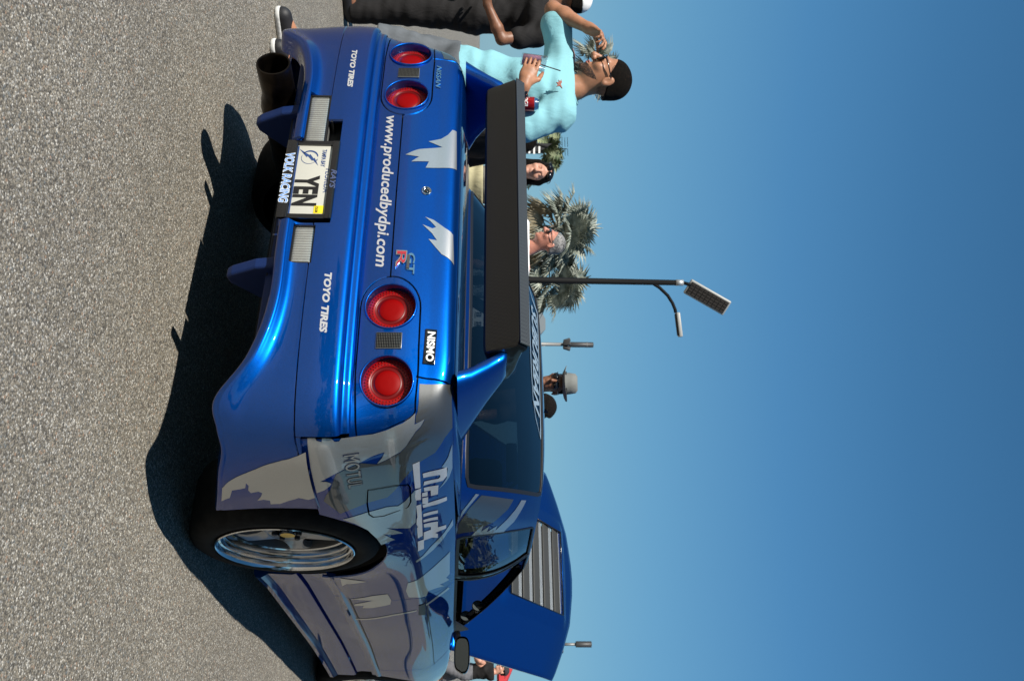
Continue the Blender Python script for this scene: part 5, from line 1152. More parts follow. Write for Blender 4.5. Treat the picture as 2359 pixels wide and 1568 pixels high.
def pants(J, m, length='long', g=.018, h=.009, name=None, seed=2, wr=.006):
    pr = [('e', J['waist'], np.array([.142*J['build'], .104*J['build'], .12])+g, basis(J['f']), .05), ('e', J['pel']+np.array([0, 0, .01]), np.array([.160*J['build'], .115*J['build'], .12])+g, basis(J['f']), .05)]
    for n in 'LR':
        pr.append(('c', J['hip'+n], J['knee'+n], .086*J['build']+g, .062+g*1.4, .04))
        if length == 'long': pr.append(('c', J['knee'+n], J['ank'+n], .060+g*1.3, .045+g*1.3, .03))
    z = J['kneeL'][2] if length == 'shorts' else .05
    return (name or ('trousers' if length == 'long' else 'shorts'), pr, h, m, dict(cuts=[((0, 0, -1), (0, 0, z+(.01 if length == 'shorts' else 0))), ((0, 0, 1), (0, 0, J.get('ptop', J['waist'][2])))], wr=wr, seed=seed))
# ---- the man in the pale blue T-shirt
f_ = np.array([-.80, -.62, 0]); fa = math.atan2(-.80, -.35)
J = stand((-1.56, .00), math.atan2(-.87, -.50), 1.72)
J['cf'] = np.array([-.45, -.89, 0])
J.update(pel=np.array([-1.555, .01, .90]), waist=np.array([-1.52, .005, 1.04]), chest=np.array([-1.455, -.01, 1.245]), neck=np.array([-1.425, -.025, 1.445]), head=np.array([-1.459, -.066, 1.616]), hs=1.04, ptop=.90)
J.update(shL=np.array([-1.225, -.055, 1.375]), elbL=np.array([-1.105, -.045, 1.125]), wrL=np.array([-1.209, -.240, 1.200]), shR=np.array([-1.665, -.015, 1.415]), elbR=np.array([-1.850, -.150, 1.360]), wrR=np.array([-1.675, -.185, 1.530]))
J.update(hipL=np.array([-1.475, -.02, .87]), hipR=np.array([-1.635, .03, .87]), kneeL=np.array([-1.50, -.05, .48]), kneeR=np.array([-1.660, -.075, .49]), ankL=np.array([-1.47, .02, .085]), toeL=np.array([-1.50, -.16, .035]), ankR=np.array([-1.655, -.03, .085]), toeR=np.array([-1.70, -.185, .035]))
hf = np.array([-.663, -.749, -.30]); J['hup'] = (-.05, 0, 1)
dL = np.array([-.79, -.47, .30])
J['handL'] = hand_prims(J['wrL'], dL, (-.46, .86, -.05), 1.0, (.30, .33, .36, .40), .10, -1, .3)
J['handR'] = hand_prims(J['wrR'], (.10, -.02, .10), (.55, .25, -.45), .95, (.55, .7, .85, .95), .12, 1, .5)
teal = cloth('pale_blue_cotton', (.22, .47, .52), .05, 6); grey = cloth('grey_shorts_cloth', (.10, .11, .12), .15, 14)
sneaker = mat('sneaker_black', (.012, .012, .014), .6)
man, HB, HP, inv = person(J, 'man in pale blue T-shirt adjusting his sunglasses and holding a pink drink beside the car', SK['tan'],
    [shirt(J, teal, .522, .66, .024, .0045, .006, seed=5), pants(J, grey, 'shorts', .020, .008)], 'short', .005, True, hf, shoe_m=sneaker)
bq_, _ = head_prims(J['head'], HB, 1.04, .0022); bq_ = [q for i, q in enumerate(bq_) if i not in (3, 4, 5)]
o = sdf_obj('beard', bq_, .004, BEARD, man, cuts=[(HB @ np.array([0, .25, 1]), HP(0, .02, -.052)), (HB @ np.array([0, -1, .15]), HP(0, -.005, 0)), (HB @ np.array([0, .85, .55]), HP(0, .102, -.088))]); o.data.transform(inv)
fq, _ = head_prims(J['head'], HB, 1.04, .0016, face=False); o = sdf_obj('hair_fade', fq[:1]+[('e', HP(0, -.045, -.03), np.array([.062, .046, .066])*1.04, HB, .02)], .004, STUB, man, cuts=[(HB @ np.array([0, .85, -.30]), HP(0, .046, .030)), (HB @ np.array([0, 0, -1]), HP(0, 0, -.062))]); o.data.transform(inv)
o = sdf_obj('lips', [('e', HP(0, .093, -.061), np.array([.022, .0115, .0058]), HB, .004), ('e', HP(0, .092, -.072), np.array([.019, .0115, .0062]), HB, .004)], .0025, LIP, man); o.data.transform(inv)
shades(HP, HB, man, inv)
so_ = mat('sole_rubber', (.55, .55, .53), .7)
for n in 'LR':
    o = sdf_obj('sole', [('c', J['ank'+n]-np.array([0, 0, .06])-J['f']*.035, J['toe'+n]-np.array([0, 0, .012]), .050, .045, .03)], .008, so_, man, cuts=[((0, 0, -1), (0, 0, .0)), ((0, 0, 1), (0, 0, .026))]); o.data.transform(inv)
# collar, cuff seams, watch
def ring_tube(c, nrm, r, t, m, name, parent, inv, sx=1.0, n=28, xdir=(1, 0, 0)):
    F_ = frame(c, xdir, nrm); o = MB().tube([F_ @ Vector((r*sx*math.cos(a), r*math.sin(a), 0)) for a in np.linspace(0, 2*math.pi, n+1)], t, 8, False).build(name, m, parent); o.data.transform(inv); return o
ring_tube((-1.425, -.030, 1.452), (-.12, -.35, 1), .077, .009, teal, 'collar', man, inv, 1.05)
wd = Vector(J['wrL']-J['elbL']).normalized(); wc = Vector(J['wrL'])-wd*.045
F_ = frame(wc, (0, -1, 0), wd); wt = MB().lathe([(.032, -.012), (.0345, -.011), (.0345, .011), (.032, .012)], F_, 28).build('watch_strap', GL, man); wt.data.transform(inv)
o = MB().lathe([(.018, -.004), (.019, .003), (.017, .006), (.0005, .006)], frame(wc+Vector((.012, -.030, .012)), (1, 0, 0), (.35, -.85, .35)), 24).build('watch_face', GL, wt); o.data.transform(inv)
# small embroidered bird on the chest
CM = frame((-1.300, -.172, 1.372), (.9, -.42, 0), (.40, -.90, .12)); bird = [(-.020, .004), (-.008, .010), (.004, .006), (.022, .016), (.012, .002), (.018, -.014), (.008, -.006), (-.002, -.016), (-.004, -.004), (-.016, -.008), (-.010, .000)]
o = MB().prism(bird, -.004, .004, CM).build('chest_emblem', mat('emblem_thread', (.30, .10, .07), .7), man, False); o.data.transform(inv)
# the drink in his hand, straw, and the can in the crook of his arm
cup_c = Vector((-1.352, -.268, 1.187)); up = Vector((.20, .10, 1)).normalized(); F_ = frame(cup_c, (1, 0, 0), up)
cp = MB().lathe([(.0005, 0), (.026, 0), (.0275, .004), (.039, .116), (.0405, .118), (.0385, .118), (.0255, .006), (.0005, .006)], F_, 36).build('plastic_cup', glass('cup_plastic', (.90, .90, .92), .8, .1), None)
pinkm = mat('pink_drink', (.80, .42, .55), .15); P_(pinkm).inputs['Transmission Weight'].default_value = .15; P_(pinkm).inputs['IOR'].default_value = 1.33
MB().lathe([(.0005, .005), (.0255, .006), (.0345, .088), (.0005, .088)], F_, 32).build('drink', pinkm, cp)
MB().tube([F_ @ Vector((.0, 0, .02)), F_ @ Vector((.012, .004, .19))], .0026, 8).build('straw', M['black'], cp); tag(cp, 'clear plastic cup of pink drink with a black straw in his hand', 'cup')
can_c = Vector((-1.165, -.165, 1.150)); F_ = frame(can_c, (0, -1, 0), (.02, -.05, 1))
cn = MB().lathe([(.0005, .002), (.026, 0), (.033, .008), (.033, .100)], F_, 36).build('drink_can', mat('can_red', (.42, .008, .012), .25, .5, .6), None); MB().lathe([(.033, .100), (.031, .108), (.027, .116), (.0265, .120), (.025, .117), (.0005, .1165)], F_, 36).build('can_top', M['chrome'], cn)
V, Fc = glyphs('Coca', .034, shear=.25, bold=.0004); V2 = [F_ @ Vector((.0334*math.cos(p[0]/.0334), .0334*math.sin(p[0]/.0334), .085+p[1]*.0+p[1]-.02)) for p in V]; mesh('can_lettering', V2, Fc, M['white'], cn, False); tag(cn, 'red soft drink can held in the crook of his arm', 'can')
# ---- person in black at the left edge
blackc = cloth('black_cotton', (.012, .011, .011), .2, 12)
J = stand((-3.57, 1.25), math.atan2(-.86, -.4), 1.80, build=1.12)
J.update(head=np.array([-3.558, 1.091, 1.672]), neck=np.array([-3.523, 1.138, 1.491]), shR=np.array([-3.686, 0.997, 1.386]), shL=np.array([-3.283, 1.208, 1.403]), elbL=np.array([-3.155, 1.143, 1.147]), wrL=np.array([-3.307, 0.974, 1.042]), elbR=np.array([-3.861, 0.927, 1.141]), wrR=np.array([-3.639, 0.811, 1.071]))
J['hs'] = 1.08
J['handL'] = hand_prims(J['wrL'], (-.5, -.55, -.05), (-.3, .4, .6), 1.05, (.3, .35, .4, .4), .1, 1)
pb, HB, HP, inv = person(J, 'person in black T-shirt and trousers with a white cap at the edge of the frame', SK['brown'], [shirt(J, blackc, .46, .52, .022, .008, .008, seed=9), pants(J, blackc, 'long', .03, .009)], 'short', .008, True, (-.9, -.35, -.15), shoe_m=sneaker)
capw = mat('white_cap_cloth', (.75, .75, .74), .8)
def cap(HP, HB, root, inv, m, brim=1, mb_=None, low=.045):
    q, _ = head_prims((0, 0, 0), I3, 1, .009, face=False)
    e = ('e', HP(0, -.014, .036), np.array([.076, .094, .090])+.010, HB, .01)
    o = sdf_obj('cap', [e], .007, m, root, cuts=[(HB @ np.array([0, .08*brim, -1]), HP(0, 0, low))]); o.data.transform(inv)
    V = []; Fc = []; n = 15
    for s, zz in ((0, 0), (1, -.012)):
        for t in (0, .004):
            for i in range(n):
                a = math.pi*(.12+.76*i/(n-1)); rr = .086+.062*s*math.sin(a)**.6; V.append(HP(math.cos(a)*rr*.93, brim*(math.sin(a)*rr*1.05)-.012, low+.004+zz+t))
    for i in range(n-1): Fc += [(i, i+1, 2*n+i+1, 2*n+i), (n+i, 3*n+i, 3*n+i+1, n+i+1), (2*n+i, 2*n+i+1, 3*n+i+1, 3*n+i)]
    b = MB().add(V, Fc).build('cap_brim', mb_ or m, o); b.data.transform(inv)
cap(HP, HB, pb, inv, capw, 1, blackc)
# ---- woman behind the wing
J = stand((-2.79, 2.28), math.atan2(-.80, .60), 1.575, build=.98); J['waist'][2] = 1.035; tcam = np.array([.62, -.76, -.05])
J.update(head=np.array([-2.882, 2.22, 1.478]), neck=np.array([-2.89, 2.25, 1.325]))
tank = cloth('grey_vest_cloth', (.16, .155, .14)); khaki = cloth('khaki_cloth', (.36, .33, .20))
wm, HB, HP, inv = person(J, 'dark haired woman with sunglasses pushed up on her head behind the wing', SK['pale'], [shirt(J, tank, .655, .12, .012, .004), pants(J, khaki, 'shorts', .030, .009)], None, .0065, True, (.55, -.82, .02))
o = sdf_obj('hair', [('e', HP(0, -.025, .036), np.array([.087, .100, .096]), HB, .02), ('c', HP(.072, -.02, .0), HP(.082, -.03, -.16), .030, .026, .03), ('c', HP(-.074, -.02, .0), HP(-.085, -.03, -.19), .032, .028, .03), ('c', HP(0, -.07, 0), HP(0, -.08, -.20), .065, .05, .04)], .0065, HAIR, wm, cuts=[(HB @ np.array([0, 1, -.55]), HP(0, .075, .062))], wr=.006, seed=3); o.data.transform(inv)
shades(HP, HB, wm, inv, None, .082, .030)
# ---- grey haired man
J = stand((-2.53, 2.72), math.atan2(-.9, -.1), 1.70, build=1.1); J.update(head=np.array([-2.52, 2.66, 1.602]), neck=np.array([-2.50, 2.72, 1.415]), shL=np.array([-2.33, 2.78, 1.37]), shR=np.array([-2.68, 2.66, 1.35]))
wht = cloth('white_cotton', (.78, .78, .78), .03)
gm, HB, HP, inv = person(J, 'grey haired man in white T-shirt and dark sunglasses behind the car', SK['red'], [shirt(J, wht, .50, .6, .018, .005), pants(J, cloth('navy_cloth', (.03, .035, .05)), 'shorts', .024)], 'grey', .0065, True, (-.62, -.72, -.18))
shades(HP, HB, gm, inv)
# ---- man in the grey hat
J = stand((-1.35, 2.99), math.atan2(-.9, .25), 1.74); J.update(head=np.array([-1.340, 2.924, 1.632]), neck=np.array([-1.335, 2.965, 1.47]))
hm_, HB, HP, inv = person(J, 'man in a grey felt hat and dark sunglasses beyond the roof', SK['brown'], [shirt(J, cloth('brown_shirt', (.06, .045, .035)), .50, .6), pants(J, blackc, 'long', .022)], 'short', .0065, True, (.25, -.95, -.12))
shades(HP, HB, hm_, inv)
hat_m = cloth('grey_felt', (.17, .175, .165), .06); HF = frame(HP(0, -.010, .052), HB[:, 0], HB[:, 2])
V = []; Fc = []; n = 40; prof = [(.090, -.002), (.150, .004), (.152, .008), (.095, .008), (.0935, .012), (.090, .06), (.083, .098), (.060, .114), (.030, .104), (.0005, .098)]
for r, z in prof:
    for i in range(n):
        a = 2*math.pi*i/n; cx, sy = math.cos(a), math.sin(a); dz = .022*cx*cx*(r > .12)-.012*sy*(r > .12); pin = 1-.12*max(0, sy)*(z > .05); V.append(HF @ Vector((r*cx*.92*pin, r*sy*1.12, z+dz)))
for k in range(len(prof)-1):
    for i in range(n): j = (i+1) % n; Fc.append((k*n+i, k*n+j, (k+1)*n+j, (k+1)*n+i))
o = MB().add(V, Fc).build('hat', hat_m, hm_); o.data.transform(inv)
o = MB().lathe([(.0975, .006), (.0970, .030)], HF, 36).build('hat_band', M['black'], o); o.data.transform(inv); o.scale = (1, 1, 1)
# ---- dark curly head beside him
J = stand((-1.37, 3.42), math.atan2(.6, .8), 1.64); J.update(head=np.array([-1.37, 3.42, 1.545]))
person(J, 'person with dark curly hair standing behind the man in the hat', SK['dark'], [shirt(J, blackc, .50, .6), pants(J, blackc, 'long')], 'curly', .009, True, (.6, .8, 0))
# ---- person in a black hooded top with white piping, beside the big man
J = stand((-2.62, 1.62), math.atan2(-.2, -.9), 1.42); J.update(head=np.array([-2.66, 1.60, 1.30]))
pp, HB, HP, inv = person(J, 'short person in black top with white piping behind the pale blue shirt', SK['dark'], [shirt(J, blackc, .50, .95, .02), pants(J, blackc, 'long')], 'short', .009, True, (-.9, -.3, 0))
for r in (.078, .092): ring_tube(HP(0, -.02, -.155), (-.25, -.2, 1), r, .005, capw, 'collar_piping', pp, inv, 1.1)
# ---- man in the distance
J = stand((-1.08, 13.9), math.atan2(-.55, -.83), 1.70, step=.28)
J.update(elbR=np.array([-1.22, 13.62, 1.16]), wrR=np.array([-1.36, 13.55, 1.02]), elbL=np.array([-1.20, 13.80, 1.14]), wrL=np.array([-1.38, 13.70, 1.04]))
dm, HB, HP, inv = person(J, 'man in black T-shirt and grey shorts wearing a cap backwards in the distance', SK['pale'], [shirt(J, blackc, .50, .45, .03), pants(J, cloth('grey_cloth', (.12, .12, .13)), 'shorts', .035)], 'short', .010, True, (-.75, -.6, -.1))
cap(HP, HB, dm, inv, cloth('dark_cap', (.03, .03, .035)), -1); shades(HP, HB, dm, inv, None, .03)
# ================================================================ background
# ---- lamp post
lp = empty('street_lamp', (-7.27, 10.08, 0), label='tall black lamp post with a tilted flat lamp panel and a lower curved arm', cat='street lamp'); pm = mat('lamp_post_black', (.005, .005, .005), .7, 0, 0, .15)
LPX = (-7.95, 11.20); RTv = Vector((.8605, .5092, .0153)); FWv = Vector((-.509, .860, 0))
def lpz(a, z, b=0): return RTv*a+FWv*b+Vector((0, 0, z))
MB().tube([lpz(0, 0), lpz(0, .5), lpz(.0, 4.70)], [.085, .068, .052], 14).build('pole', pm, lp)
MB().lathe([(.16, 0), (.16, .05), (.10, .12), (.09, .30)], None, 20).build('pole_base', pm, lp)
MB().tube([lpz(.0, 4.70), lpz(.0, 4.84)], .058, 14).build('collar', mat('galvanised', (.45, .46, .46), .45, .6), lp); MB().tube([lpz(.0, 4.84), lpz(.04, 5.02)], .032, 10).build('knuckle', pm, lp)
hd = mat('lamp_housing', (.34, .34, .32), .5, .2); ldm = mat('lamp_underside', (.018, .016, .014), .7, 0, 0, .2)
ax = (RTv*.48+Vector((0, 0, .877))).normalized(); nrm = (RTv*.877-Vector((0, 0, .48))); nrm = (nrm*.30-FWv*.954).normalized(); wdv = ax.cross(nrm).normalized()
HM = Matrix((wdv, ax, nrm)).transposed(); hc = lpz(.27, 5.30)
hh = MB().box(hc-nrm*.05, (.30, .86, .08), HM, .02).build('lamp_head', hd, lp); MB().box(hc-nrm*.012, (.235, .80, .03), HM, .004).build('lamp_panel', ldm, hh)
g = MB()
for i in range(9):
    for j in range(4): g.box(hc+HM @ Vector((-.085+.057*j, -.35+.088*i, .006)), (.044, .068, .008), HM)
tag(g.build('lamp_cell', mat('lamp_cell', (.035, .030, .026), .6, 0, 0, .2), hh, False), kind='stuff')
pts = [lpz(0, 4.55)]+[lpz(.62*(1-math.cos(t)), 4.55+.50*math.sin(t)) for t in np.linspace(.15, 1.25, 9)]; pts = [lpz(0, 4.20), lpz(.02, 4.27), lpz(.10, 4.40), lpz(.24, 4.55), lpz(.38, 4.64), lpz(.50, 4.69), lpz(.56, 4.70)]
MB().tube(pts, .030, 10).build('arm', pm, lp)
A2 = Matrix((FWv, (RTv*.97+Vector((0, 0, .12))).normalized(), FWv.cross((RTv*.97+Vector((0, 0, .12))).normalized()))).transposed(); h2 = MB().box(lpz(.78, 4.76), (.16, .46, .07), A2, .02).build('lower_lamp_head', hd, lp); MB().box(lpz(.78, 4.73), (.13, .40, .03), A2).build('lamp_panel', ldm, h2)
# ---- palms
def palm_mats(n, a, b): return noise_vary(mat(n, a, .6), a, b, 3, 3, 0)
PAL = [palm_mats('silver_leaf', (.08, .10, .075), (.34, .36, .30)), palm_mats('green_leaf', (.09, .13, .06), (.26, .28, .15))]; DEAD = palm_mats('dry_leaf', (.12, .10, .06), (.26, .22, .14)); TRUNK = noise_vary(mat('palm_trunk', (.16, .14, .12), .9), (.09, .08, .07), (.22, .20, .17), 6, 4, .4, 30)
def fan_leaf(mb, o, d, L, droop, rs):
    """one costapalmate leaf: folded segments spreading from the end of the stalk"""
    o = Vector(o); d = Vector(d).normalized(); s = d.cross(Vector((0, 0, 1))); s = s.normalized() if s.length > .1 else Vector((1, 0, 0)); n = s.cross(d)
    roll = rs.uniform(-.7, .7); s, n = s*math.cos(roll)+n*math.sin(roll), n*math.cos(roll)-s*math.sin(roll)
    hub = o+d*L*.9; mb.tube([o, o+d*L*.45+Vector((0, 0, .04*L)), hub], [.035*L, .025*L, .018*L], 5, False)
    k = 26
    for i in range(k):
        a = math.radians(-128+256*i/(k-1)); v = (d*math.cos(a)+s*math.sin(a)).normalized(); ln = L*(.78+.22*math.cos(a*.8))*rs.uniform(.85, 1.05); w = L*.046
        p = s*math.cos(a)-d*math.sin(a); m = hub+v*ln*.55+n*.05*L*math.cos(a); t = hub+v*ln+Vector((0, 0, -droop*ln*rs.uniform(.5, 1.2)))+n*.02*L
        mb.add([hub, m+p*w-n*.012*L, m+n*.02*L, m-p*w-n*.012*L, t], [(0, 1, 2), (0, 2, 3), (1, 4, 2), (2, 4, 3)])
def fan_palm(x, y, zc, L, label, seed, nleaf=26, lean=0):
    rs = random.Random(seed); t = empty('palm_tree', (x, y, 0), label=label, cat='palm tree', group='silver fan palms behind the crowd')
    MB().tube([(0, 0, 0), (.1*lean, 0, zc*.5), (0, 0, zc)], [.24, .20, .17], 12).build('trunk', TRUNK, t); c = Vector((0, 0, zc))
    fresh = MB(); old = MB()
    for i in range(nleaf):
        a = i*2.399+rs.uniform(-.2, .2); el = 1.25-2.1*(i/nleaf)+rs.uniform(-.15, .15); d = Vector((math.cos(a)*math.cos(el), math.sin(a)*math.cos(el), math.sin(el)))
        fan_leaf(old if el < -.55 else fresh, c, d, L*rs.uniform(.85, 1.1), .28 if el > -.3 else .5, rs)
    fresh.build('crown', PAL[0], t, False, fix=False); old.build('dead_leaves', DEAD, t, False, fix=False)
fan_palm(-26.6, 33.2, 5.25, 1.42, 'silver leaved fan palm left of the lamp post behind the grey haired man', 3, 32)
fan_palm(-25.0, 35.9, 5.0, 1.35, 'silver leaved fan palm directly behind the lamp post', 8, 30)
fan_palm(-23.2, 19.2, 5.15, .78, 'fan palm behind the head of the man in pale blue', 12, 17)
# feather palm
def feather_palm(x, y, zc, L, label, seed):
    rs = random.Random(seed); t = empty('palm_tree', (x, y, 0), label=label, cat='palm tree'); MB().tube([(0, 0, 0), (.1, 0, zc*.5), (0, 0, zc)], [.16, .13, .10], 10).build('trunk', TRUNK, t); mb = MB()
    for i in range(13):
        a = i*2.399; el = rs.uniform(.1, 1.25); d = Vector((math.cos(a), math.sin(a), 0)); pts = []
        for j in range(9):
            q = j/8; pts.append(Vector((0, 0, zc))+d*L*q*math.cos(el)*(1.0)+Vector((0, 0, L*(math.sin(el)*q-.75*q*q*q))))
        mb.tube(pts, [.03*(1-.8*j/8) for j in range(9)], 4, False)
        for j in range(90):
            q = .10+.90*j/89; f = q*8; k = min(7, int(f)); p = pts[k].lerp(pts[k+1], f-k); tg = (pts[k+1]-pts[k]).normalized(); sd = tg.cross(Vector((0, 0, 1))).normalized()
            for sg in (1, -1):
                v = (sd*sg*rs.uniform(.5, 1)+tg*.55+Vector((0, 0, rs.uniform(-.7, .5)))).normalized()*L*.24*(1-.5*q); w = tg*.022*L; mb.add([p-w, p+w, p+v], [(0, 1, 2)])
    mb.build('crown', PAL[1], t, False, fix=False)
feather_palm(-21.9, 22.3, 3.55, 1.75, 'yellow green feather palm between the blue shirt and the dark haired woman', 5)
# ---- shrub by the hotel
def leaf_clump(name, label, x, y, z0, r, h, n, m, cat, seed, trunk=None):
    rs = random.Random(seed); t = empty(name, (x, y, 0), label=label, cat=cat); mb = MB()
    blobs = [(rs.uniform(-.7, .7)*r, rs.uniform(-.7, .7)*r, z0+h*rs.uniform(.15, .9), r*rs.uniform(.35, .6)) for _ in range(9)]
    for i in range(n):
        b = blobs[i % 9]; a, e = rs.uniform(0, 6.28), math.asin(rs.uniform(-1, 1)); q = b[3]*rs.uniform(.55, 1.05); p = Vector((b[0]+q*math.cos(a)*math.cos(e), b[1]+q*math.sin(a)*math.cos(e), b[2]+q*math.sin(e)*.8))
        u = Vector((rs.gauss(0, 1), rs.gauss(0, 1), rs.gauss(0, 1))).normalized(); v = u.orthogonal().normalized(); s = r*rs.uniform(.05, .10); mb.add([p-u*s, p+v*s*.5, p+u*s, p-v*s*.5], [(0, 1, 2, 3)])
    mb.build('crown', m, t, False, fix=False); k = MB(); k.tube([(0, 0, 0), (.1*r, 0, z0+h*.4)], [.09*r, .05*r], 8)
    for q in range(4): k.tube([(0, 0, z0*.7), Vector(blobs[q][:3])], [.04*r, .015*r], 6)
    k.build('trunk', TRUNK, t); return t
GRN = palm_mats('tree_leaf', (.035, .06, .02), (.10, .13, .05))
leaf_clump('shrub', 'small green tree beside the white hotel', -62.5, 78.0, 1.5, 2.6, 4.6, 900, GRN, 'tree', 2)
# ---- hotel
bl = empty('hotel_building', (-156.4, 224.7, 0), R(31), label='white hotel with rows of small dark windows far behind the palms', cat='building'); wm_ = mat('white_stucco', (.62, .61, .57), .8); wn = mat('window_dark', (.05, .06, .07), .2)
MB().box((0, 0, 10), (34, 15, 20)).build('wall', wm_, bl, False); MB().box((0, 0, 20.2), (35, 16, .6)).build('parapet', wm_, bl, False); MB().box((-8, 1, 21.6), (7, 7, 2.4)).build('roof_plant', wm_, bl, False)
for j, z in enumerate(np.arange(1.9, 19.5, 3.0)):
    for i in range(11):
        x = -15+3.0*i; w = MB().box((x, -7.53, z), (1.45, .14, 1.6)).build('window', wn, bl, False); MB().box((x, -7.62, z), (.10, .06, 1.7)).box((x, -7.62, z+.1), (1.6, .06, .10)).build('window_frame', wm_, w, False); MB().box((x, -7.66, z-.92), (1.9, .35, .16)).build('sill', wm_, w, False)
# ---- grey roof
rf = empty('pavilion', (-29.9, 47.9, 0), R(20), label='small grey pitched pavilion roof showing above the car', cat='pavilion'); gr = mat('grey_metal_roof', (.20, .22, .22), .5, .3)
MB().add([(-1.6, -1.6, 4.9), (1.6, -1.6, 4.9), (1.6, 1.6, 4.9), (-1.6, 1.6, 4.9), (-.2, -.0, 5.85), (.5, 0, 5.85)], [(0, 1, 5, 4), (1, 2, 5), (2, 3, 4, 5), (3, 0, 4), (3, 2, 1, 0)]).build('roof', gr, rf, False)
for sx in (-1.4, 1.4):
    for sy in (-1.4, 1.4): MB().tube([(sx, sy, 0), (sx, sy, 4.9)], .08, 8).build('post', gr, rf)
# ---- radio masts
def mast(x, y, top, label, arms, seed):
    t = empty('radio_mast', (x, y, 0), label=label, cat='radio mast'); c1 = mat('mast_grey', (.22, .22, .21), .5, .4); c2 = mat('mast_dark', (.035, .035, .035), .5)
    MB().tube([(0, 0, 0), (0, 0, top-2.0)], [.22, .14], 10).build('pole', c1, t)
    if arms == 1:
        MB().lathe([(.20, top-1.95), (.22, top-1.9), (.22, top-.02), (.18, top)], None, 16).build('antenna_shroud', c2, t); MB().lathe([(.235, top-.55), (.235, top-.50)], None, 16).build('shroud_band', c1, t)
        for k in range(5):
            a = 2*math.pi*k/5; b = MB().box((.34*math.cos(a), .34*math.sin(a), top-2.15), (.26, .26, .55), Matrix.Rotation(a, 3, 'Z') @ Matrix.Rotation(R(18), 3, 'Y'), .03); b.build('mast_lamp', c2, t)
        MB().tube([(0, 0, top-3.3), (.25, 0, top-4.4), (.55, 0, top-6)], .02, 5).build('stay_cable', c1, t)
    else:
        MB().lathe([(.19, top-1.1), (.21, top-1.05), (.21, top-.02), (.17, top)], None, 16).build('antenna_shroud', c2, t); MB().tube([(0, 0, top-2.1), (0, 0, top-1.0)], .10, 8).build('neck', c1, t)
        for s in (-.42, .42): MB().box((s, 0, top-2.2), (.30, .35, .42), None, .03).build('mast_lamp', c2, t)
        MB().tube([(-.5, 0, top-2.3), (.5, 0, top-2.3)], .06, 6).build('crossbar', c1, t)
mast(-33.5, 57.05, 10.55, 'pale radio mast with a black antenna top seen above the car roof', 1, 1); mast(-10.55, 59.05, 9.38, 'short radio mast peeping over the raised bonnet', 2, 2)
# ---- aerial behind the feather palm
ae = empty('aerial', (-27.3, 27.9, 0), label='rooftop aerial with five short bars beside the feather palm', cat='aerial'); MB().tube([(0, 0, 0), (0, 0, 5.25)], .02, 6).build('mast', pm, ae)
for k in range(6): MB().tube([(-.48, -.28, 4.62+.13*k), (-.08, -.05, 4.64+.13*k)], .012, 5).tube([(-.02, -.01, 4.64+.13*k), (.28, .17, 4.66+.13*k)], .012, 5).build('aerial_bar', pm, ae)
# ---- feather banner
fb = empty('feather_banner', (-5.25, 4.38, 0), label='black feather banner with white print behind the man in pale blue', cat='banner'); V = []; Fc = []
MB().tube([(0, 0, 0), (0, 0, 1.2), (0, 0, 1.6), (.04, .025, 1.80)], .012, 8).build('pole', pm, fb)
bm_ = noise_vary(mat('banner_cloth', (.012, .012, .014), .7), (.01, .01, .012), (.016, .016, .018), 3); n = 14
for i in range(n+1):
    q = i/n; w = .15*math.sqrt(max(0, 1-q**3.5)); V += [(0, 0, .75+1.10*q), (w*.86, w*.5, .75+1.10*q-.03*q)]
for i in range(n): Fc.append((2*i, 2*i+1, 2*i+3, 2*i+2))
fo = mesh('flag', V, Fc, bm_, fb, False); so = fo.modifiers.new('s', 'SOLIDIFY'); so.thickness = .004
for zc, w in ((1.585, .09), (1.64, .10), (1.70, .08)): MB().box((.07, .036, zc), (w, .008, .022), Matrix.Rotation(R(30), 3, 'Z')).build('printed_bar', M['white'], fb, False)
# ---- a few things far right, beyond the bonnet
cn = empty('canopy_tent', (-3.6, 27.0, 0), label='small red canopy tent far beyond the man in the cap', cat='tent'); MB().add([(-1.2, -1.2, 1.9), (1.2, -1.2, 1.9), (1.2, 1.2, 1.9), (-1.2, 1.2, 1.9), (0, 0, 2.5)], [(0, 1, 4), (1, 2, 4), (2, 3, 4), (3, 0, 4)]).build('canopy', mat('canopy_red', (.42, .03, .03), .7), cn, False)
for sx in (-1.15, 1.15):
    for sy in (-1.15, 1.15): MB().tube([(sx, sy, 0), (sx, sy, 1.9)], .02, 6).build('tent_leg', M['rim_dark'], cn)
cb = empty('cool_box', (-.62, 14.35, 0), label='blue and black cool box on the ground by the distant man', cat='cool box'); MB().box((0, 0, .17), (.55, .35, .34), None, .03).build('box', mat('box_blue', (.02, .16, .40), .4), cb); MB().box((0, 0, .37), (.57, .37, .06), None, .02).build('lid', M['black'], cb)

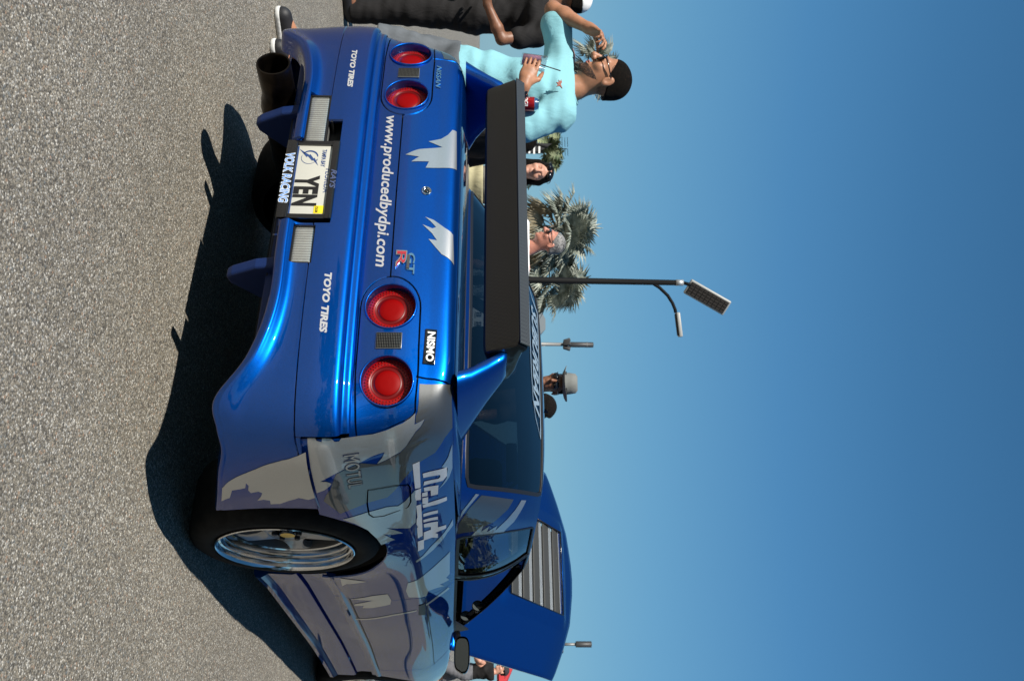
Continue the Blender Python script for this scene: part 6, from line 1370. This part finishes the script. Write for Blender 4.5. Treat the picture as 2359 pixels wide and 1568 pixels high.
# ---- unseen trees added on the right and behind the camera to darken paint reflections
DG = palm_mats('shade_tree_leaf', (.015, .026, .010), (.05, .07, .025))
t0 = leaf_clump('tree', 'broad dark shade tree standing beside the plain white coupe', 9.5, 1.5, 1.2, 3.0, 5.2, 2600, DG, 'tree', 4); t0['group'] = 'trees along the right of the car park'
TL = ['dark shade tree beyond the bonnet of the plain white coupe', 'tall dark shade tree far down the right side of the car park', 'low dark shade tree behind the plain black coupe', 'dark shade tree at the near right corner of the car park', 'dark shade tree furthest down the right side', 'dark shade tree behind the camera to the right', 'dark shade tree straight behind the camera']
for ti_, (x, y, rz, sc) in enumerate(((10.5, 6.5, 1, 1.1), (11.5, 12, 2, 1.2), (9.0, -3.5, 3, .95), (10.0, -8.5, 4, 1.1), (8.0, 18.5, 5, 1.1), (4.5, -12.5, 2.2, 1.1), (-1.5, -14, .7, 1.0))):
    c_ = t0.copy(); COL.objects.link(c_); c_['label'] = TL[ti_]; c_.location = (x, y, 0); c_.rotation_euler = (0, 0, rz); c_.scale = (sc,)*3
    for k_ in t0.children: d_ = k_.copy(); COL.objects.link(d_); d_.parent = c_

# ---- two ordinary parked cars along the right, mirrored in the doors
def plain_car(x, y, rz, pm_, label):
    c = empty('parked_car', (x, y, 0), rz, label=label, cat='car', group='cars parked along the right')
    def gm(S, nu, nv, v0, v1, u0=0, u1=None, drop=None):
        U, V_ = np.meshgrid(np.linspace(u0, S.nu-1 if u1 is None else u1, nu), np.linspace(v0, v1, nv)); uv = np.stack([U.ravel(), V_.ravel()], 1)
        F_ = [[j*nu+i, j*nu+i+1, (j+1)*nu+i+1, (j+1)*nu+i] for j in range(nv-1) for i in range(nu-1)]
        cc = np.array([uv[q].mean(0) for q in F_]); k = np.ones(len(F_), bool) if drop is None else ~drop(cc); return uv, [q for q, s_ in zip(F_, k) if s_]
    both('body', BODY, gm(BODY, 90, 14, 1, 9, drop=lambda q: pip(q, ARCH_R.tolist()) | pip(q, ARCH_F.tolist())), pm_, c, 0, 0)
    both('bumper', BUMP, gm(BUMP, 16, 12, 0, BUMP.nv-1), pm_, c, 0, 0); both('roof', ROOF, gm(ROOF, 25, 6, 0, 5), pm_, c, 0, 0); both('boot_lid', DECK, gm(DECK, 16, 6, 0, 5), pm_, c, 0, 0)
    both('pillars', GREEN, gm(GREEN, 49, 13, 0, 6), M['gloss_black'], c, 0, 0)
    rows = [[(BODY(np.array([u_q]), np.array([9.]))[0]*[s_, 1, 1]+[0, 0, .03*(1-abs(s_))]).tolist() for s_ in np.linspace(-1, 1, 9)] for u_q in np.linspace(15.8, BODY.nu-1.01, 12)]
    mesh('bonnet', [p for r in rows for p in r], [(j*9+i, j*9+i+1, (j+1)*9+i+1, (j+1)*9+i) for j in range(11) for i in range(8)], pm_, c)
    for sg in (1, -1):
        for yy in (0, 2.93):
            w = MB().lathe([(.2, -.22), (.335, -.21), (.335, -.03), (.32, -.005), (.24, 0)], frame((sg*.87, yy, .335), (0, 1, 0), (sg, 0, 0)), 28).build('wheel', M['rubber'], c)
            MB().lathe([(.24, 0), (.22, -.03), (.10, -.02), (.0005, -.015)], frame((sg*.87, yy, .335), (0, 1, 0), (sg, 0, 0)), 28).build('hubcap', M['rim'], w)
    return c
plain_car(4.9, 1.6, R(4), paint('white_car_paint', (.55, .55, .54), 0, .4, .02), 'plain white coupe parked beside the blue sports car')
plain_car(5.2, -4.3, R(-3), paint('black_car_paint', (.012, .012, .014), 0, .3, .02), 'plain black coupe parked behind the white coupe')
